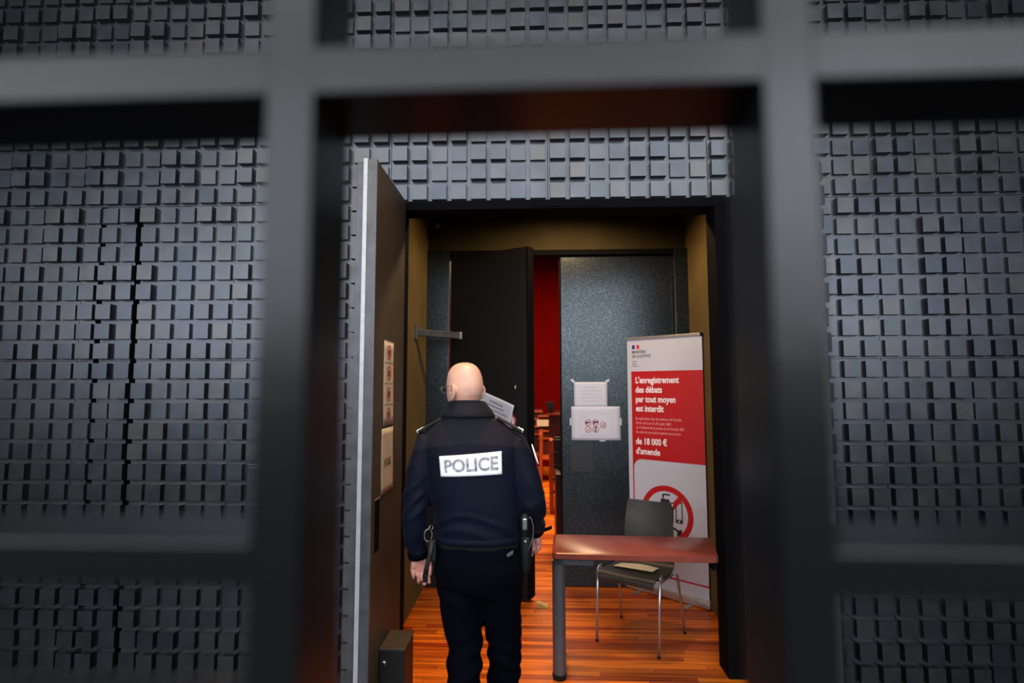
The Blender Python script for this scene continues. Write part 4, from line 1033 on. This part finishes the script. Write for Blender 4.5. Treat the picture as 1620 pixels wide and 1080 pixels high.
TR_ = {-1: [(0.098, 0.112), (0.096, 0.110), (0.088, 0.098), (0.078, 0.088), (0.072, 0.080), (0.075, 0.078), (0.056, 0.066), (0.062, 0.066), (0.062, 0.062)],
        1: [(0.098, 0.112), (0.098, 0.108), (0.086, 0.096), (0.078, 0.086), (0.071, 0.080), (0.070, 0.076), (0.070, 0.074), (0.066, 0.070), (0.062, 0.062)]}
for sd_ in (-1, 1): tr.tube([LO(p) for p in TL[sd_]], TR_[sd_], 28)
def tdisp(p, n):
    z = p.z
    d = 0.006*noise.noise(V(p.x*9, p.y*6, z*8))+0.0065*math.sin(2*PI*(z*9+2.2*noise.noise(V(p.x*4, p.y*4, z*2))+p.x*2))*max(0, min(1, (0.72-z)/0.2))
    d += 0.004*math.sin(2*PI*(z*11+p.x*4))*math.exp(-((z-0.80)/0.06)**2)
    return d
trousers = remesh_build(tr, 'trousers', 'trousers', 0.0068, per, tdisp, 3)
mb = MB(); mb.loft([sup((-0.2425, 2.5), 0.184+d, 0.126+d, z) for z, d in ((0.995, 0.0), (0.998, 0.003), (1.022, 0.003), (1.025, 0.0))]); mb.build('belt', 'rubber', trousers, True)
mb = MB(); mb.box(-0.03, 0.03, -0.004, 0.004, -0.008, 0.008, 0.002, F=lambda p: LO((-0.115, 2.393, 0.975))+V(p.x*0.92-0, p.y, p.z+p.x*0.55)); o = mb.build('pocket_tab', 'edge', trousers); tag(o, label='grey pocket tab')
# boots
for sd_, ax_, ay_, az_, pit in ((-1, -0.279, 2.20, 0.02, -0.55), (1, -0.137, 2.64, 0.0, 0.0)):
    mb = MB(); secs = [(-0.085, 0.035, 0.05), (-0.05, 0.042, 0.10), (0.0, 0.043, 0.13), (0.05, 0.044, 0.10), (0.11, 0.050, 0.065), (0.165, 0.047, 0.052), (0.195, 0.030, 0.035)]
    rg = []
    for y, hw2, h2 in secs:
        rg.append([V(hw2*math.cos(2*PI*k/20), y, 0.028+max(-0.006, (h2/2)*(1+math.sin(2*PI*k/20))-0.008)) for k in range(20)])
    mb.loft(rg); mb.tube([(0, -0.02, 0.08), (0, -0.025, 0.16), (0, -0.03, 0.24)], [(0.044, 0.055), (0.046, 0.052), (0.050, 0.054)], 20)
    Rb = Matrix.Rotation(pit, 3, 'X'); off = V(0, 0, 0.12) if sd_ < 0 else V(0, 0, 0)
    FB_ = lambda p, Rb=Rb, ax_=ax_, ay_=ay_, az_=az_, off=off: LO((ax_, ay_, az_))+Rb@p+off
    bt = mb.build('boot', 'leather', per, F=FB_); smooth_angle(bt, 50)
    mb = MB(); pl_ = [(hw2+0.003, y) for y, hw2, _ in secs]; poly = [(a, b) for a, b in pl_]+[(-a, b) for a, b in reversed(pl_)]
    A = [mb.bm.verts.new(V(x, y, 0.0)) for x, y in poly]; B_ = [mb.bm.verts.new(V(x, y, 0.028)) for x, y in poly]
    mb.bm.faces.new(A[::-1]); mb.bm.faces.new(B_)
    for i in range(len(poly)): mb.bm.faces.new([A[i], A[(i+1) % len(poly)], B_[(i+1) % len(poly)], B_[i]])
    mb.build('sole', 'rubber', bt, F=FB_)

# glasses
gl = empty('eyeglasses', PC); tag(gl, 'thin wire eyeglasses worn by the bald person in navy', 'eyeglasses')
HH = lambda p: HC+tilt_head@Vector(p)
for sx in (-1, 1):
    mb = MB(); mb.tube([HH((sx*0.060, 0.092, 0.008)), HH((sx*0.072, 0.085, 0.010)), HH((sx*0.080, 0.06, 0.012)), HH((sx*0.083, 0.02, 0.014)), HH((sx*0.084, -0.004, 0.012)), HH((sx*0.083, -0.022, -0.004)), HH((sx*0.080, -0.028, -0.014))], 0.0013, 8); mb.build('temple', 'steel', gl, True)
    mb = MB(); pts = [HH((sx*0.034+0.023*math.cos(2*PI*k/28), 0.1015-0.012*abs(math.cos(2*PI*k/28)*0.5+sx*0.5), 0.002+0.015*math.sin(2*PI*k/28))) for k in range(28)]
    mb.tube(pts, 0.0012, 6, closed=True); mb.build('rim', 'steel', gl, True)
mb = MB(); mb.tube([HH((-0.011, 0.108, 0.008)), HH((0, 0.114, 0.011)), HH((0.011, 0.108, 0.008))], 0.0013, 6); mb.build('bridge', 'steel', gl, True)
# holster with pistol and cord on the right hip
hs = empty('pistol_holster', LO((-0.035, 2.45, 1.0))+PC); tag(hs, 'black pistol holster on the right hip below the elbow', 'holster')
mb = MB(); rr = []
for z, a, b in ((-0.105, 0.014, 0.020), (-0.095, 0.019, 0.026), (-0.03, 0.025, 0.034), (0.035, 0.026, 0.040), (0.045, 0.022, 0.036)): rr.append([V(a*math.cos(2*PI*k/20)+(z+.05)*0.03, b*math.sin(2*PI*k/20), z) for k in range(20)])
mb.loft(rr); o = mb.build('sheath', 'leather', hs); smooth_angle(o, 50)
mb = MB(); rr = []
for z, a, b, dy in ((0.03, 0.016, 0.020, 0), (0.06, 0.018, 0.023, -0.008), (0.10, 0.020, 0.024, -0.020), (0.132, 0.019, 0.022, -0.026), (0.142, 0.012, 0.016, -0.027)): rr.append([V(a*math.cos(2*PI*k/16)-0.004, dy+b*math.sin(2*PI*k/16), z) for k in range(16)])
mb.loft(rr); gp = mb.build('grip', 'leather', hs); smooth_angle(gp, 50)
mb = MB(); mb.box(-0.014, 0.006, -0.050, -0.044, 0.080, 0.128, 0.006); mb.build('grip_plate', 'steel', gp)
mb = MB(); mb.tube([V(0.004, -0.03, 0.135), V(0.022, -0.03, 0.125), V(0.032, -0.03, 0.09), V(0.030, -0.03, 0.045), V(0.018, -0.03, 0.010), V(0.010, -0.03, -0.01)], 0.0028, 8); o = mb.build('coiled_cord', 'legmetal', hs, True)
mb = MB(); mb.tube([V(-0.002, -0.04, 0.03), V(-0.002, -0.047, 0.03)], 0.007, 12, ref=V(0, 0, 1)); mb.build('stud', 'steel', hs, True)
# handcuffs and strap on the left hip
hk = empty('handcuffs', LO((-0.452, 2.42, 1.06))+PC); tag(hk, 'steel handcuffs hanging at the left hip below the jacket', 'handcuffs')
for i, (cx, cz, tl) in enumerate(((0.0, 0.0, 0.3), (0.012, 0.032, 1.2))):
    mb = MB(); pts = [V(cx+0.017*math.cos(a)*math.cos(tl)+0.0, 0.017*math.cos(a)*math.sin(tl)*0.6, cz-0.01+(0.026 if i == 0 else 0.010)*math.sin(a)) for a in [2*PI*k/24 for k in range(24)]]
    mb.tube(pts, 0.0022, 8, closed=True); mb.build('ring', 'steel', hk, True)
pc_ = empty('belt_pouch', LO((-0.438, 2.43, 1.0))+PC); tag(pc_, 'black leather pouch with a dangling strap above the left hand', 'pouch')
mb = MB(); mb.box(-0.012, 0.022, -0.03, 0.03, -0.055, 0.035, 0.006); mb.build('pouch_body', 'leather', pc_)
mb = MB(); mb.tube([V(0.008, -0.034, 0.03), V(0.0, -0.04, -0.02), V(-0.012, -0.042, -0.07), V(-0.020, -0.04, -0.115)], [(0.010, 0.004), (0.009, 0.004), (0.010, 0.004), (0.012, 0.005)], 12); mb.build('strap', 'leather', pc_, True)
mb = MB(); mb.box(-0.030, -0.008, -0.046, -0.034, -0.135, -0.100, 0.003); mb.build('strap_end', 'rubber', pc_)

# ------------------------------------------------------------------ THE GRILLE IN FRONT OF THE LENS
gr = empty('metal_grille', (0.0, 0.235, 0.0), math.radians(-0.8)); tag(gr, 'black flat-bar grille standing close in the foreground, out of focus', 'grille')
D_ = 0.225; T_ = 0.047; k2 = D_/0.6
xL0, xL1 = -0.307*k2, -0.251*k2; xR0, xR1 = 0.255*k2, 0.308*k2
zT0, zT1 = EYE+(2.016-EYE)*k2, EYE+(2.074-EYE)*k2
zB1, zB0 = EYE+(1.513-EYE)*k2, EYE+(1.466-EYE)*k2
gy = -0.235
def bar(name, x0, x1, z0, z1, dy=0):
    mb = MB(); mb.box(x0, x1, D_+gy+dy, D_+gy+T_+dy, z0, z1, 0.0012); return mb.build(name, 'bar', gr)
pitch_x = xR0-xL0
for k in range(-2, 4): bar('upright', xL0+k*pitch_x, xL0+k*pitch_x+(xL1-xL0), 0.0, 3.2)
pz = (zT0+zT1)/2-(zB0+zB1)/2
for z in (zT0, zT0+pz, zT0+2*pz): bar('cross_bar', xL0-2*pitch_x, xL1+3*pitch_x, z, z+(zT1-zT0), 0.0004)
for k in range(0, 6):
    z1 = zB1-k*pz
    bar('cross_bar', xL0-2*pitch_x, xL0, z1-(zB1-zB0), z1, 0.0004); bar('cross_bar', xR1, xL1+3*pitch_x, z1-(zB1-zB0), z1, 0.0004)
